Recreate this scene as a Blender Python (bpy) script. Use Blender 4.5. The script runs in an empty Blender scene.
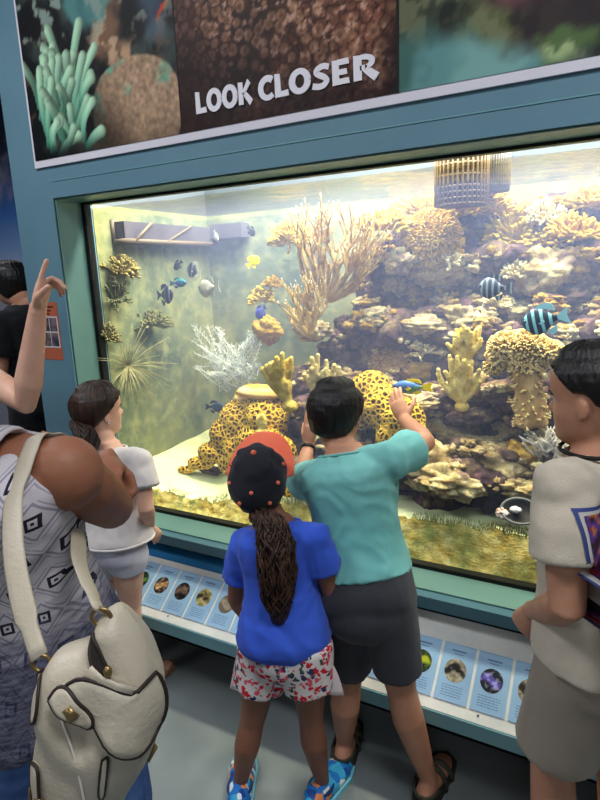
import bpy, bmesh, math, random
import numpy as np
from mathutils import Vector, Matrix, noise
from mathutils.bvhtree import BVHTree
rnd = random.Random(7)
SC = bpy.context.scene
COL = SC.collection
V3 = Vector

# ---------------------------------------------------------------- camera model (600x800 photograph)
F_PX = 575.0
CAM = V3((0, 0, 1.6))
def _n(v): return v / np.linalg.norm(v)
_down = _n(np.array([400 - 300, 3000 - 400, F_PX]))
_left = np.array([-770 - 300, 317 - 400, F_PX]); _left = _n(_left - _down * (_left @ _down))
_R = np.array([-_left, np.cross(-_down, -_left), -_down])
def ray(px, py):
    d = _R @ np.array([px - 300.0, py - 400.0, F_PX]); return V3(_n(d))
def at(px, py, y):                      # the point of the depth plane y seen at a pixel
    d = ray(px, py); return CAM + d * (y / d.y)
def atd(px, py, dist):
    return CAM + ray(px, py) * dist
cam_d = bpy.data.cameras.new('camera'); cam = bpy.data.objects.new('camera', cam_d); COL.objects.link(cam)
cam_d.sensor_fit = 'VERTICAL'; cam_d.sensor_height = 36; cam_d.lens = F_PX / 800 * 36; cam_d.clip_start = 0.02
_m = np.column_stack([_R @ np.array([1, 0, 0]), _R @ np.array([0, -1, 0]), _R @ np.array([0, 0, -1])])
cam.matrix_world = Matrix.Translation(CAM) @ Matrix(_m.tolist()).to_4x4()
SC.camera = cam

# ---------------------------------------------------------------- colours and materials
def lin(c):
    return c / 12.92 if c <= 0.04045 else ((c + 0.055) / 1.055) ** 2.4
def rgb(r, g, b): return (lin(r / 255), lin(g / 255), lin(b / 255), 1)
class NT:
    def __init__(s, name):
        s.m = bpy.data.materials.new(name); s.m.use_nodes = True; s.t = s.m.node_tree; s.t.nodes.clear()
        s.out = s.n('ShaderNodeOutputMaterial')
    def n(s, typ, **kw):
        nd = s.t.nodes.new(typ)
        for k, v in kw.items():
            if k.startswith('i_'):
                nd.inputs[k[2:].replace('_', ' ')].default_value = v
            else: setattr(nd, k, v)
        return nd
    def l(s, a, b): s.t.links.new(a, b)
    def ramp(s, fac, stops, interp='LINEAR'):
        r = s.n('ShaderNodeValToRGB'); r.color_ramp.interpolation = interp
        e = r.color_ramp.elements
        while len(e) < len(stops): e.new(0.5)
        for i, (p, c) in enumerate(stops): e[i].position = p; e[i].color = c
        s.l(fac, r.inputs[0]); return r.outputs[0]
    def coords(s, scale=(1, 1, 1), rot=(0, 0, 0), loc=(0, 0, 0), kind='Object'):
        tc = s.n('ShaderNodeTexCoord'); mp = s.n('ShaderNodeMapping')
        mp.inputs['Scale'].default_value = scale; mp.inputs['Rotation'].default_value = rot; mp.inputs['Location'].default_value = loc
        s.l(tc.outputs[kind], mp.inputs[0]); return mp.outputs[0]
    def mix(s, fac, a, b):
        m = s.n('ShaderNodeMixRGB')
        for i, v in ((0, fac), (1, a), (2, b)):
            if hasattr(v, 'links'): s.l(v, m.inputs[i])
            else: m.inputs[i].default_value = v
        return m.outputs[0]
    def noise(s, vec, scale, detail=3, rough=.55):
        nz = s.n('ShaderNodeTexNoise'); nz.inputs['Scale'].default_value = scale; nz.inputs['Detail'].default_value = detail
        nz.inputs['Roughness'].default_value = rough; s.l(vec, nz.inputs['Vector']); return nz.outputs['Fac']
    def math(s, op, a, b=0.0):
        m = s.n('ShaderNodeMath', operation=op)
        for i, v in ((0, a), (1, b)):
            if hasattr(v, 'links'): s.l(v, m.inputs[i])
            else: m.inputs[i].default_value = v
        return m.outputs[0]
    def bsdf(s, col, rough=.6, spec=.3, bump=None, bstr=.3, bdist=.01, metal=0, sheen=0, sub=0, trans=0):
        p = s.n('ShaderNodeBsdfPrincipled')
        if hasattr(col, 'links'): s.l(col, p.inputs['Base Color'])
        else: p.inputs['Base Color'].default_value = col
        p.inputs['Roughness'].default_value = rough; p.inputs['Specular IOR Level'].default_value = spec
        p.inputs['Metallic'].default_value = metal
        if sheen: p.inputs['Sheen Weight'].default_value = sheen
        if sub:
            p.inputs['Subsurface Weight'].default_value = sub; p.inputs['Subsurface Scale'].default_value = .01
        if bump is not None:
            b = s.n('ShaderNodeBump'); b.inputs['Strength'].default_value = bstr; b.inputs['Distance'].default_value = bdist
            s.l(bump, b.inputs['Height']); s.l(b.outputs[0], p.inputs['Normal'])
        s.l(p.outputs[0], s.out.inputs[0]); s.p = p
        return s
def mat(name, c, rough=.6, spec=.3, c2=None, scale=8, bump=0, bscale=None, metal=0, sheen=0, lo=.35, hi=.65, detail=4, stretch=(1, 1, 1), sub=0):
    t = NT(name); vec = t.coords(scale=stretch)
    col = c
    if c2 is not None:
        col = t.ramp(t.noise(vec, scale, detail), [(lo, c), (hi, c2)])
    bm_ = t.noise(vec, bscale or scale * 4, 3) if bump else None
    return t.bsdf(col, rough, spec, bm_, bump, metal=metal, sheen=sheen, sub=sub).m
def mat_col(name, rough=.5, spec=.3):                       # printed picture: colours from the sheet's own colour attribute
    t = NT(name); a = t.n('ShaderNodeAttribute', attribute_name='Col')
    return t.bsdf(a.outputs['Color'], rough, spec).m

# ---------------------------------------------------------------- mesh building
class MB:
    def __init__(s): s.v = []; s.f = []
    def add(s, vs, fs):
        o = len(s.v); s.v += [tuple(v) for v in vs]; s.f += [tuple(i + o for i in f) for f in fs]; return s
    def tube(s, pts, rad, n=10, ref=None, cap=True, rnd_a=False, rnd_b=False):
        pts = [V3(p) for p in pts]; k = len(pts)
        rad = [(r, r) if not isinstance(r, (tuple, list)) else r for r in rad]
        if rnd_a or rnd_b:
            P, R = list(pts), list(rad)
            if rnd_b:
                d = (pts[-1] - pts[-2]).normalized(); r = rad[-1]; m = (r[0] + r[1]) / 2
                for a in (30, 60, 82):
                    P.append(pts[-1] + d * m * math.sin(math.radians(a))); c = math.cos(math.radians(a)); R.append((r[0] * c, r[1] * c))
            if rnd_a:
                d = (pts[0] - pts[1]).normalized(); r = rad[0]; m = (r[0] + r[1]) / 2
                for a in (30, 60, 82):
                    P.insert(0, pts[0] + d * m * math.sin(math.radians(a))); c = math.cos(math.radians(a)); R.insert(0, (r[0] * c, r[1] * c))
            pts, rad, k = P, R, len(P)
        tang = []
        for i in range(k):
            t = pts[min(i + 1, k - 1)] - pts[max(i - 1, 0)]
            tang.append(t.normalized() if t.length > 1e-9 else V3((0, 0, 1)))
        a = V3(ref) if ref is not None else (V3((1, 0, 0)) if abs(tang[0].x) < .8 else V3((0, 1, 0)))
        vs = []
        for i in range(k):
            t = tang[i]; a = a - t * a.dot(t)
            a = a.normalized() if a.length > 1e-6 else t.orthogonal().normalized()
            b = t.cross(a)
            for j in range(n):
                q = 2 * math.pi * j / n
                vs.append(pts[i] + a * (math.cos(q) * rad[i][0]) + b * (math.sin(q) * rad[i][1]))
        fs = [(i * n + j, i * n + (j + 1) % n, (i + 1) * n + (j + 1) % n, (i + 1) * n + j) for i in range(k - 1) for j in range(n)]
        if cap:
            fs.append(tuple(range(n - 1, -1, -1))); fs.append(tuple((k - 1) * n + j for j in range(n)))
        return s.add(vs, fs)
    def rings(s, rings, cap=True):               # list of rings of points, all of one length
        n = len(rings[0]); k = len(rings); vs = [p for r in rings for p in r]
        fs = [(i * n + j, i * n + (j + 1) % n, (i + 1) * n + (j + 1) % n, (i + 1) * n + j) for i in range(k - 1) for j in range(n)]
        if cap: fs.append(tuple(range(n - 1, -1, -1))); fs.append(tuple((k - 1) * n + j for j in range(n)))
        return s.add(vs, fs)
    def ball(s, c, r, n=16, m=10, rot=None):
        r = (r, r, r) if not isinstance(r, (tuple, list)) else r
        vs = []
        for i in range(1, m):
            a = math.pi * i / m
            for j in range(n):
                q = 2 * math.pi * j / n
                p = V3((r[0] * math.sin(a) * math.cos(q), r[1] * math.sin(a) * math.sin(q), r[2] * math.cos(a)))
                vs.append(V3(c) + (rot @ p if rot is not None else p))
        for z in (1, -1):
            p = V3((0, 0, r[2] * z)); vs.append(V3(c) + (rot @ p if rot is not None else p))
        T, B = (m - 1) * n, (m - 1) * n + 1
        fs = [(i * n + j, (i + 1) * n + j, (i + 1) * n + (j + 1) % n, i * n + (j + 1) % n) for i in range(m - 2) for j in range(n)]
        fs += [(T, j, (j + 1) % n) for j in range(n)] + [(B, (m - 2) * n + (j + 1) % n, (m - 2) * n + j) for j in range(n)]
        return s.add(vs, fs)
    def box(s, lo, hi):
        x0, y0, z0 = lo; x1, y1, z1 = hi
        vs = [(x0, y0, z0), (x1, y0, z0), (x1, y1, z0), (x0, y1, z0), (x0, y0, z1), (x1, y0, z1), (x1, y1, z1), (x0, y1, z1)]
        return s.add(vs, [(3, 2, 1, 0), (4, 5, 6, 7), (0, 1, 5, 4), (1, 2, 6, 5), (2, 3, 7, 6), (3, 0, 4, 7)])
    def prism(s, outline, o, ex, ey, ez, th):    # outline (2D) in frame (o, ex, ey), thickness along ez
        n = len(outline); o, ex, ey, ez = V3(o), V3(ex), V3(ey), V3(ez)
        a = [o + ex * x + ey * y for x, y in outline]; b = [p + ez * th for p in a]
        fs = [tuple(range(n - 1, -1, -1)), tuple(range(n, 2 * n))] + [(i, (i + 1) % n, n + (i + 1) % n, n + i) for i in range(n)]
        return s.add(a + b, fs)
    def grid(s, fn, nu, nv):
        vs = [fn(i / nu, j / nv) for j in range(nv + 1) for i in range(nu + 1)]
        fs = [(j * (nu + 1) + i, j * (nu + 1) + i + 1, (j + 1) * (nu + 1) + i + 1, (j + 1) * (nu + 1) + i) for j in range(nv) for i in range(nu)]
        return s.add(vs, fs)
    def mesh(s, name='m', smooth=True, angle=None):
        me = bpy.data.meshes.new(name); me.from_pydata(s.v, [], s.f); me.update()
        bm = bmesh.new(); bm.from_mesh(me); bmesh.ops.recalc_face_normals(bm, faces=bm.faces); bm.to_mesh(me); bm.free()
        me.polygons.foreach_set('use_smooth', [smooth] * len(me.polygons))
        if angle: me.set_sharp_from_angle(angle=math.radians(angle))
        return me
def evaluated(me, mods):
    o = bpy.data.objects.new('tmp', me); COL.objects.link(o)
    for typ, kw in mods:
        m = o.modifiers.new('m', typ)
        for k, v in kw.items(): setattr(m, k, v)
    dg = bpy.context.evaluated_depsgraph_get(); dg.update()
    r = bpy.data.meshes.new_from_object(o.evaluated_get(dg)); bpy.data.objects.remove(o); return r
def fuse(mb, voxel, smooth=3, factor=.5):
    me = mb.mesh() if isinstance(mb, MB) else mb
    r = evaluated(me, [('REMESH', dict(mode='VOXEL', voxel_size=voxel)), ('SMOOTH', dict(factor=factor, iterations=smooth))])
    r.polygons.foreach_set('use_smooth', [True] * len(r.polygons)); return r
def verts_np(me):
    a = np.empty(len(me.vertices) * 3, np.float32); me.vertices.foreach_get('co', a); return a.reshape(-1, 3)
def normals_np(me):
    a = np.empty(len(me.vertices) * 3, np.float32); me.vertices.foreach_get('normal', a); return a.reshape(-1, 3)
def displace(me, fn):
    co, nn = verts_np(me), normals_np(me)
    d = np.array([fn(V3(c)) for c in co], np.float32)
    me.vertices.foreach_set('co', (co + nn * d[:, None]).ravel()); me.update(); return me
def set_cols(me, cols):                               # per vertex colours (n,3) sRGB 0..1 -> linear
    a = me.color_attributes.new('Col', 'FLOAT_COLOR', 'POINT')
    c = np.clip(np.asarray(cols, np.float64), 0, 1); l = np.where(c <= .04045, c / 12.92, ((c + .055) / 1.055) ** 2.4)
    a.data.foreach_set('color', np.column_stack([l, np.ones(len(l))]).astype(np.float32).ravel())

# ---------------------------------------------------------------- objects
def obj(name, mesh, m=None, parent=None, smooth=True, angle=None):
    if isinstance(mesh, MB): mesh = mesh.mesh(name, smooth, angle)
    o = bpy.data.objects.new(name, mesh); COL.objects.link(o)
    if m is not None:
        for x in (m if isinstance(m, (list, tuple)) else [m]): mesh.materials.append(x)
    if parent is not None:
        o.parent = parent; o.matrix_parent_inverse = parent.matrix_world.inverted()
    return o
def tag(o, label, cat, group=None, kind=None):
    o['label'] = label; o['category'] = cat
    if group: o['group'] = group
    if kind: o['kind'] = kind
    return o
def thing(name, label, cat, loc=(0, 0, 0), group=None):
    o = bpy.data.objects.new(name, None); COL.objects.link(o); o.location = loc; o.empty_display_size = .05
    o.matrix_world = Matrix.Translation(V3(loc))
    return tag(o, label, cat, group)
def struct(name, mb, m, smooth=False, label=None):
    o = obj(name, mb, m, smooth=smooth); o['kind'] = 'structure'
    if label: o['label'] = label
    return o
def tri_noise(p, s, seed=0): return noise.noise(V3(p) * s + V3((seed * 3.7, seed * 1.3, -seed * 2.1)))
def fbm(p, s, o=4, seed=0): return noise.fractal(V3(p) * s + V3((seed * 3.7, seed * 1.3, -seed * 2.1)), 1.0, 2.0, o)
def cat_rom(pts, k=6):
    pts = [V3(p) for p in pts]; P = [pts[0] * 2 - pts[1]] + pts + [pts[-1] * 2 - pts[-2]]; out = []
    for i in range(1, len(P) - 2):
        a, b, c, d = P[i - 1:i + 3]
        for j in range(k):
            t = j / k
            out.append(.5 * (2 * b + (c - a) * t + (2 * a - 5 * b + 4 * c - d) * t * t + (3 * b - a - 3 * c + d) * t ** 3))
    out.append(pts[-1]); return out
def lerp(a, b, t): return a + (b - a) * t
HAZE, TANK_P, ROOM_P, EXPO = 0.38, 86, 41, 0.0
# ================================================================ the hall and the tank wall
W, G = 1.72, 1.855                      # wall face, glass
XL, XR, ZT, ZB = -2.073, 1.05, 1.938, 0.54
teal = mat('teal_wall_paint', rgb(98, 134, 150), .5, .35, rgb(92, 128, 145), 3, .05, 60)
jamb_m = mat('teal_jamb_paint', rgb(98, 134, 128), .45, .3, rgb(92, 128, 124), 4)
edge_m = mat('teal_laminate_edge', rgb(104, 150, 160), .4, .4)
black = mat('matt_black', rgb(14, 14, 16), .6, .3)
rubber = mat('black_gasket', rgb(8, 8, 9), .5, .3)
white_board = mat('white_rail_board', rgb(236, 236, 232), .4, .4, rgb(218, 222, 222), 14, lo=.4, hi=.75)
floor_m = mat('grey_floor_coating', rgb(128, 136, 136), .38, .4, rgb(114, 122, 124), 2.2, .03, 40)
ceil_m = mat('ceiling_paint', rgb(200, 202, 204), .8)
dark_hall = mat('hall_wall_paint', rgb(120, 130, 140), .7)

struct('floor', MB().box((-7, -4.5, -.05), (3.2, 5.5, 0)), floor_m)
struct('ceiling', MB().box((-7, -4.5, 3.3), (3.2, 5.5, 3.35)), ceil_m)
struct('wall_back', MB().box((-7, -4.6, 0), (3.2, -4.5, 3.3)), dark_hall)
struct('wall_right', MB().box((3.2, -4.5, 0), (3.3, 5.5, 3.3)), dark_hall)
struct('wall_left', MB().box((-7.1, -4.5, 0), (-7, 5.5, 3.3)), dark_hall)
wf = MB()
wf.box((-2.32, W, 0), (XL, G + .06, 3.3)); wf.box((XL, W, ZT), (XR, G + .06, 3.3)); wf.box((XR, W, 0), (3.2, G + .06, 3.3))
wf.box((XL, W + .04, 0), (XR, G + .06, ZB - .005))
struct('wall_front', wf, teal)
sd = MB().box((-2.32, G + .06, 0), (-2.24, 3.1, 3.3)); sd.box((-2.24, 3.02, 0), (3.2, 3.1, 3.3))
struct('wall_service', sd, teal)
jb = MB()
jb.box((XL, W + .004, ZB), (XL + .006, G, ZT)); jb.box((XL, W + .004, ZT - .006), (XR, G, ZT)); jb.box((XL, W + .004, ZB), (XR, G, ZB + .006))
struct('trim_1', jb, jamb_m, label='pale green lining of the tank window opening')
cs = MB()                                                       # thin raised bead around the opening and the joint along the header
cs.box((XL - .012, W - .005, ZB), (XL, W + .006, ZT + .012)); cs.box((XL, W - .005, ZT), (XR, W + .006, ZT + .012))
struct('trim_2', cs, teal, label='thin raised bead around the tank window opening')
struct('trim_3', MB().box((XL - .012, W - .0025, 2.003), (3.1, W + .002, 2.007)), edge_m)
gk = MB()
gk.box((XL + .006, G - .004, ZB + .006), (XL + .026, G + .03, ZT - .006)); gk.box((XL + .026, G - .004, ZT - .016), (XR, G + .03, ZT - .006))
gk.box((XL + .026, G - .004, ZB + .006), (XR, G + .03, ZB + .02))
struct('trim_4', gk, rubber, label='black rubber gasket around the tank glass')
gt = NT('tank_glass')
lw = gt.n('ShaderNodeFresnel'); lw.inputs['IOR'].default_value = 1.33
tr = gt.n('ShaderNodeBsdfTransparent'); tr.inputs[0].default_value = (.97, .985, .98, 1)
gl = gt.n('ShaderNodeBsdfGlossy'); gl.inputs['Roughness'].default_value = .02
geo = gt.n('ShaderNodeNewGeometry'); mx = gt.n('ShaderNodeMixShader'); gt.l(gt.math('MULTIPLY', lw.outputs[0], gt.math('SUBTRACT', 1.0, geo.outputs['Backfacing'])), mx.inputs[0]); gt.l(tr.outputs[0], mx.inputs[1]); gt.l(gl.outputs[0], mx.inputs[2]); gt.l(mx.outputs[0], gt.out.inputs[0])
o = struct('window_1', MB().box((XL + .008, G, ZB + .008), (XR, G + .012, ZT - .008)), gt.m, label='clear viewing glass of the reef tank')

# ---- sill lip and the sloping card rail
struct('trim_5', MB().box((XL, W - .035, ZB - .042), (XR, W + .04, ZB)), mat('dark_teal_lip', rgb(70, 108, 122), .4, .4), label='dark teal lip under the tank window sill')
rail = thing('card_rail', 'long sloping white display rail under the tank window with teal front edge', 'display rail', (-.5, 1.62, .3))
SL = math.hypot(.255, .19); su = V3((0, .255, .19)) / SL; sn = V3((0, -.19, .255)) / SL    # slope direction, normal
RO = V3((0, 1.5, .283))
def rl(x, s, h=0): return V3((x, RO.y, RO.z)) + su * s + sn * h
def rail_box(x0, x1, s0, s1, h0, h1):
    m = MB(); a = [rl(x, s, h) for h in (h0, h1) for x, s in ((x0, s0), (x1, s0), (x1, s1), (x0, s1))]
    return m.add(a, [(3, 2, 1, 0), (4, 5, 6, 7), (0, 1, 5, 4), (1, 2, 6, 5), (2, 3, 7, 6), (3, 0, 4, 7)])
obj('board', rail_box(-2.06, 1.04, 0, SL - .012, -.016, 0), white_board, rail, smooth=False)
eb = MB(); eb.box((-2.062, 1.494, .232), (1.042, 1.512, .281))
eb.add([(-2.06, 1.512, .24), (1.04, 1.512, .24), (1.04, 1.75, .40), (-2.06, 1.75, .40)], [(0, 1, 2, 3)])
obj('front_edge', eb, edge_m, rail, smooth=False)
blue = mat('blue_title_band', rgb(28, 112, 168), .4, .4)
obj('title_band', rail_box(-2.06, -.98, .236, SL - .014, 0, .003), blue, rail, smooth=False)
kk = MB().box((-2.06, 1.735, 0), (1.05, 1.758, .47))
struct('baseboard_front', kk, black)

def text_mesh(s, size, off=0.0, shear=0.0, ext=.0015, spacing=1.0, word=1.0):
    cu = bpy.data.curves.new('t', 'FONT'); cu.body = s; cu.size = size; cu.offset = off; cu.shear = shear; cu.extrude = ext; cu.space_character = spacing
    cu.space_word = word; cu.resolution_u = 6
    o = bpy.data.objects.new('t', cu); COL.objects.link(o); dg = bpy.context.evaluated_depsgraph_get(); dg.update()
    me = bpy.data.meshes.new_from_object(o.evaluated_get(dg)); bpy.data.objects.remove(o); return me
def place_mesh(me, origin, ex, ey, ez):
    M = Matrix((ex, ey, ez)).transposed().to_4x4(); M.translation = origin; me.transform(M); return me
wt = mat('white_lettering', rgb(232, 230, 232), .5)
me = text_mesh('REEFS', .052, 0.0006, .35, .0004, 1.08)
obj('title_lettering', place_mesh(me, rl(-1.925, .252, .0035), V3((1, 0, 0)), su, sn), wt, rail)

# ---- identification cards, each a thing of its own on the rail
card_m = mat('pale_blue_card', rgb(158, 196, 232), .45, .3, rgb(146, 184, 226), 6)
ink = mat('blue_card_print', rgb(92, 124, 168), .5)
pic_m = mat_col('card_picture_print', .4)
screw_m = mat('small_steel_screw', rgb(90, 92, 92), .4, metal=.6)
def card_picture(kind, seed):
    m = MB(); n = 30; r_ = random.Random(seed)
    g = {}
    for j in range(n + 1):
        for i in range(n + 1):
            u, v = i / n * 2 - 1, j / n * 2 - 1
            # square to disc
            x = u * math.sqrt(1 - v * v / 2); y = v * math.sqrt(1 - u * u / 2); g[i, j] = (x, y)
    cols = []
    P = dict(green=((18, 26, 20), (120, 160, 70), (60, 110, 60)), brown=((40, 24, 20), (190, 140, 90), (230, 210, 180)), dark=((22, 20, 22), (120, 96, 84), (150, 120, 100)),
             spot=((150, 140, 90), (60, 44, 26), (210, 200, 150)), grey=((120, 104, 90), (170, 160, 140), (80, 66, 56)), yell=((24, 34, 20), (190, 200, 40), (110, 140, 40)),
             black=((150, 142, 120), (22, 20, 22), (190, 184, 160)), purple=((24, 26, 40), (110, 96, 200), (200, 200, 220)), tan=((120, 110, 92), (40, 32, 26), (190, 180, 160)))[kind]
    a_, b_, c_ = [np.array(q) / 255 for q in P]
    for j in range(n + 1):
        for i in range(n + 1):
            x, y = g[i, j]
            q = noise.fractal(V3((x * 2.2 + seed, y * 3.2, seed * 1.7)), 1, 2, 4)
            d = math.hypot(x * .75 + .05, (y + .25 * math.sin(x * 3 + seed)) * 2.0)      # a fish shaped blob across the middle
            t = max(0, min(1, (1 - d) * 2.2)); c = a_ * (1 - t) + b_ * t
            if q > .15: c = c * .55 + c_ * .45
            cols.append(c * (1 + .25 * q))
    return g, n, cols
CARD_K = ['dark', 'green', 'brown', 'dark', 'spot', 'grey', 'brown', 'black', 'green', 'yell', 'tan', 'tan', 'yell', 'black', 'purple', 'tan', 'green', 'grey']
CARD_L = {0: 'with a dark picture, behind the white handbag strap', 1: 'with a green picture, partly behind the girl in white', 2: 'with a brown and cream picture, first right of the girl in white',
          3: 'with a dark grey brown picture, second right of the girl in white', 4: 'with a speckled yellow picture, third right of the girl in white',
          5: 'with a pale grey picture, left of the blue shirt', 6: 'with a brown picture, behind the elbow in blue sleeve',
          11: 'with a tan picture, between the legs of the boy in teal', 12: 'with a yellow green picture, touching the dark grey shorts',
          13: 'with a black fish picture, first full card right of the dark shorts', 14: 'with a violet fish picture, second right of the dark shorts',
          15: 'with a dark brown picture, left edge of the khaki shorts', 16: 'with a green picture, between the khaki short legs', 17: 'with a grey picture, rightmost on the rail'}
for k in range(0, 18):
    if k in (7, 8, 9, 10): continue
    x0 = -1.728 + .1097 * (k); x0 = -1.619 + .1097 * (k - 2)
    s0 = .034
    cd = thing('identification_card', 'pale blue card ' + CARD_L.get(k, 'behind the children'), 'card', rl(x0 + .05, s0 + .087, .001), 'identification cards on the rail')
    obj('card_sheet', rail_box(x0, x0 + .100, s0, s0 + .176, .0, .0035), card_m, cd, smooth=False)
    g, n, cols = card_picture(CARD_K[k], k * 1.31 + .4)
    m = MB(); vs = [rl(x0 + .049 + g[i, j][0] * .0335, s0 + .094 + g[i, j][1] * .036, .0042) for j in range(n + 1) for i in range(n + 1)]
    m.add(vs, [(j * (n + 1) + i, j * (n + 1) + i + 1, (j + 1) * (n + 1) + i + 1, (j + 1) * (n + 1) + i) for j in range(n) for i in range(n)])
    me = m.mesh('picture'); set_cols(me, cols); obj('picture', me, pic_m, cd)
    m = MB(); r_ = random.Random(k)
    def line(xa, xb, s, h):
        a = [rl(x0 + xa, s0 + s, .004), rl(x0 + xb, s0 + s, .004), rl(x0 + xb, s0 + s + h, .004), rl(x0 + xa, s0 + s + h, .004)]; m.add(a, [(0, 1, 2, 3)])
    line(.028, .072, .152, .0045)
    line(.036, .064, .143, .0025)
    obj('title_print', m, ink, cd, smooth=False); m = MB()
    for q in range(5):
        x = .018
        while x < .078:
            wd = r_.uniform(.004, .011); line(x, min(x + wd, .082), .045 - q * .0075, .0022); x += wd + .0025
    obj('text_print', m, ink, cd, smooth=False)
for x in (-1.47, -.275):
    o = obj('screw_head', MB().ball(rl(x, .022, .001), (.004, .004, .002), 10, 6), screw_m, rail)

# ---- the printed sign above the window
S = W - .012; SX0, SX1, SX2, SX3, SZ0, SZ1 = -2.14, -1.368, -.5875, .9, 2.088, 2.86
sign = thing('reef_sign', 'wide printed sign of three reef photographs reading LOOK CLOSER above the tank', 'sign', (-.6, S, 2.06))
obj('backing_board', MB().box((SX0 - .012, S + .002, SZ0 - .027), (SX3, W - .001, SZ1)), mat('white_sign_board', rgb(214, 210, 220), .5), sign, smooth=False)
def smooth01(a, b, x): t = np.clip((x - a) / (b - a), 0, 1); return t * t * (3 - 2 * t)
def nz(X, Z, s, o=4, seed=0):
    return np.array([noise.fractal(V3((x * s + seed * 7.3, z * s - seed * 2.9, seed * 1.1)), 1, 2, o) for x, z in zip(X, Z)])
def vor(X, Z, s, seed=0):
    r = [noise.voronoi(V3((x * s + seed * 3.1, z * s + seed, .3 + seed)))[0] for x, z in zip(X, Z)]
    return np.array([q[0] for q in r]), np.array([q[1] - q[0] for q in r])
def C(*c): return np.array(c, float)[None, :] / 255
def blend(c, m, col): return c * (1 - m[:, None]) + col * m[:, None]
def picture(x0, x1, fn, step=.0052):
    nu, nv = int((x1 - x0) / step), int((SZ1 - SZ0) / step)
    m = MB().grid(lambda u, v: (x0 + (x1 - x0) * u, S, SZ0 + (SZ1 - SZ0) * v), nu, nv); me = m.mesh('printed_photograph')
    co = verts_np(me); set_cols(me, fn(co[:, 0].astype(float), co[:, 2].astype(float))); return me
def pic_anemone(X, Z):
    x = X - SX0; z = Z - SZ0
    a = nz(x, z, 5, 4, 1); b = nz(x, z, 14, 4, 2)
    c = C(18, 20, 24) + 0 * x[:, None]
    c = blend(c, smooth01(.0, .45, a), C(60, 70, 66)); c = blend(c, smooth01(.15, .5, b) * .6, C(110, 84, 66))
    # pillar of pale encrusted rock at the upper right, blue gap, red streak
    m = smooth01(.10, .02, np.abs(x - .46 - .1 * a)) * smooth01(.24, .34, z + .05 * b); c = blend(c, m * .85, C(150, 110, 84)); c = blend(c, m * smooth01(.0, .3, b), C(206, 170, 136))
    m = smooth01(.05, .02, np.abs(x - .56 - .06 * b)) * smooth01(.16, .2, z) * smooth01(.36, .3, z); c = blend(c, m * .9, C(214, 168, 130))
    m = smooth01(.09, .03, np.abs(x - .68)) * smooth01(.3, .45, z + .1 * a); c = blend(c, m * .7, C(96, 120, 150))
    m = smooth01(.012, .004, np.abs(z - .40 - (x - .72) * .9 + .02 * b)) * smooth01(.68, .72, x); c = blend(c, m, C(214, 70, 40))
    m = smooth01(.05, .0, np.hypot(x - .4, z - .52) - .08 * (1 + a)); c = blend(c, m * .7, C(96, 170, 170))
    c = blend(c, smooth01(.2, .45, b) * smooth01(.3, .5, z), C(140, 160, 150))
    # rounded boulder coral lower right
    bx, bz = (x - .565) / .215, (z - .10) / .185; e = np.abs(bx) ** 2.4 + np.abs(bz) ** 2.4
    m = smooth01(1.02, .92, e + .05 * b); g = nz(x, z, 55, 3, 3); q = nz(x, z, 9, 3, 5)
    bc = C(178, 146, 118) * (1 + .25 * g[:, None]); bc = blend(bc, smooth01(.25, .6, q * .8 + .5 * bz - bx * .35), C(120, 178, 150) * (1 + .2 * g[:, None]))
    bc = blend(bc, smooth01(.1, -.9, bz * .6 + .8 * bx * (bx < .2)) * .85, C(46, 36, 30)); c = blend(c, m, bc)
    # anemone tentacles
    r_ = random.Random(3); T = []
    for k in range(36):
        ang = r_.uniform(-.5, .75); bx0 = .06 + r_.uniform(0, .20); bz0 = .07 + r_.uniform(-.03, .16); L = r_.uniform(.14, .25)
        if k > 24: bz0 -= .05; L *= .62; ang = r_.uniform(-.7, 1.2); bx0 = .08 + r_.uniform(0, .26)
        T.append((bz0 + L, bx0, bz0, ang, L, r_.uniform(.0165, .021)))
    for _, bx0, bz0, ang, L, w_ in sorted(T, reverse=True):
        dx, dz = math.sin(ang), math.cos(ang); px, pz = x - bx0, z - bz0
        t = np.clip(px * dx + pz * dz, 0, L); bend = .03 * math.sin(bx0 * 40) * np.sin(t / L * 3)
        d = np.hypot(px - t * dx - bend * dz, pz - t * dz + bend * dx)
        ww = w_ * (.8 + .35 * t / L); m = smooth01(ww * 1.06, ww * .9, d)
        side = (px * dz - pz * dx) / w_
        tc = C(74, 136, 112) * (1 - t / L)[:, None] + C(176, 214, 180) * (t / L)[:, None]
        tc = tc * (1 - .28 * np.clip(side, -1, 1)[:, None] - .22 * (d / ww)[:, None] ** 2); c = blend(c, m, tc)
    c = blend(c, smooth01(.07, .0, z) * .8 * smooth01(.4, .2, x), C(12, 14, 16))
    return c * .92
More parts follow.
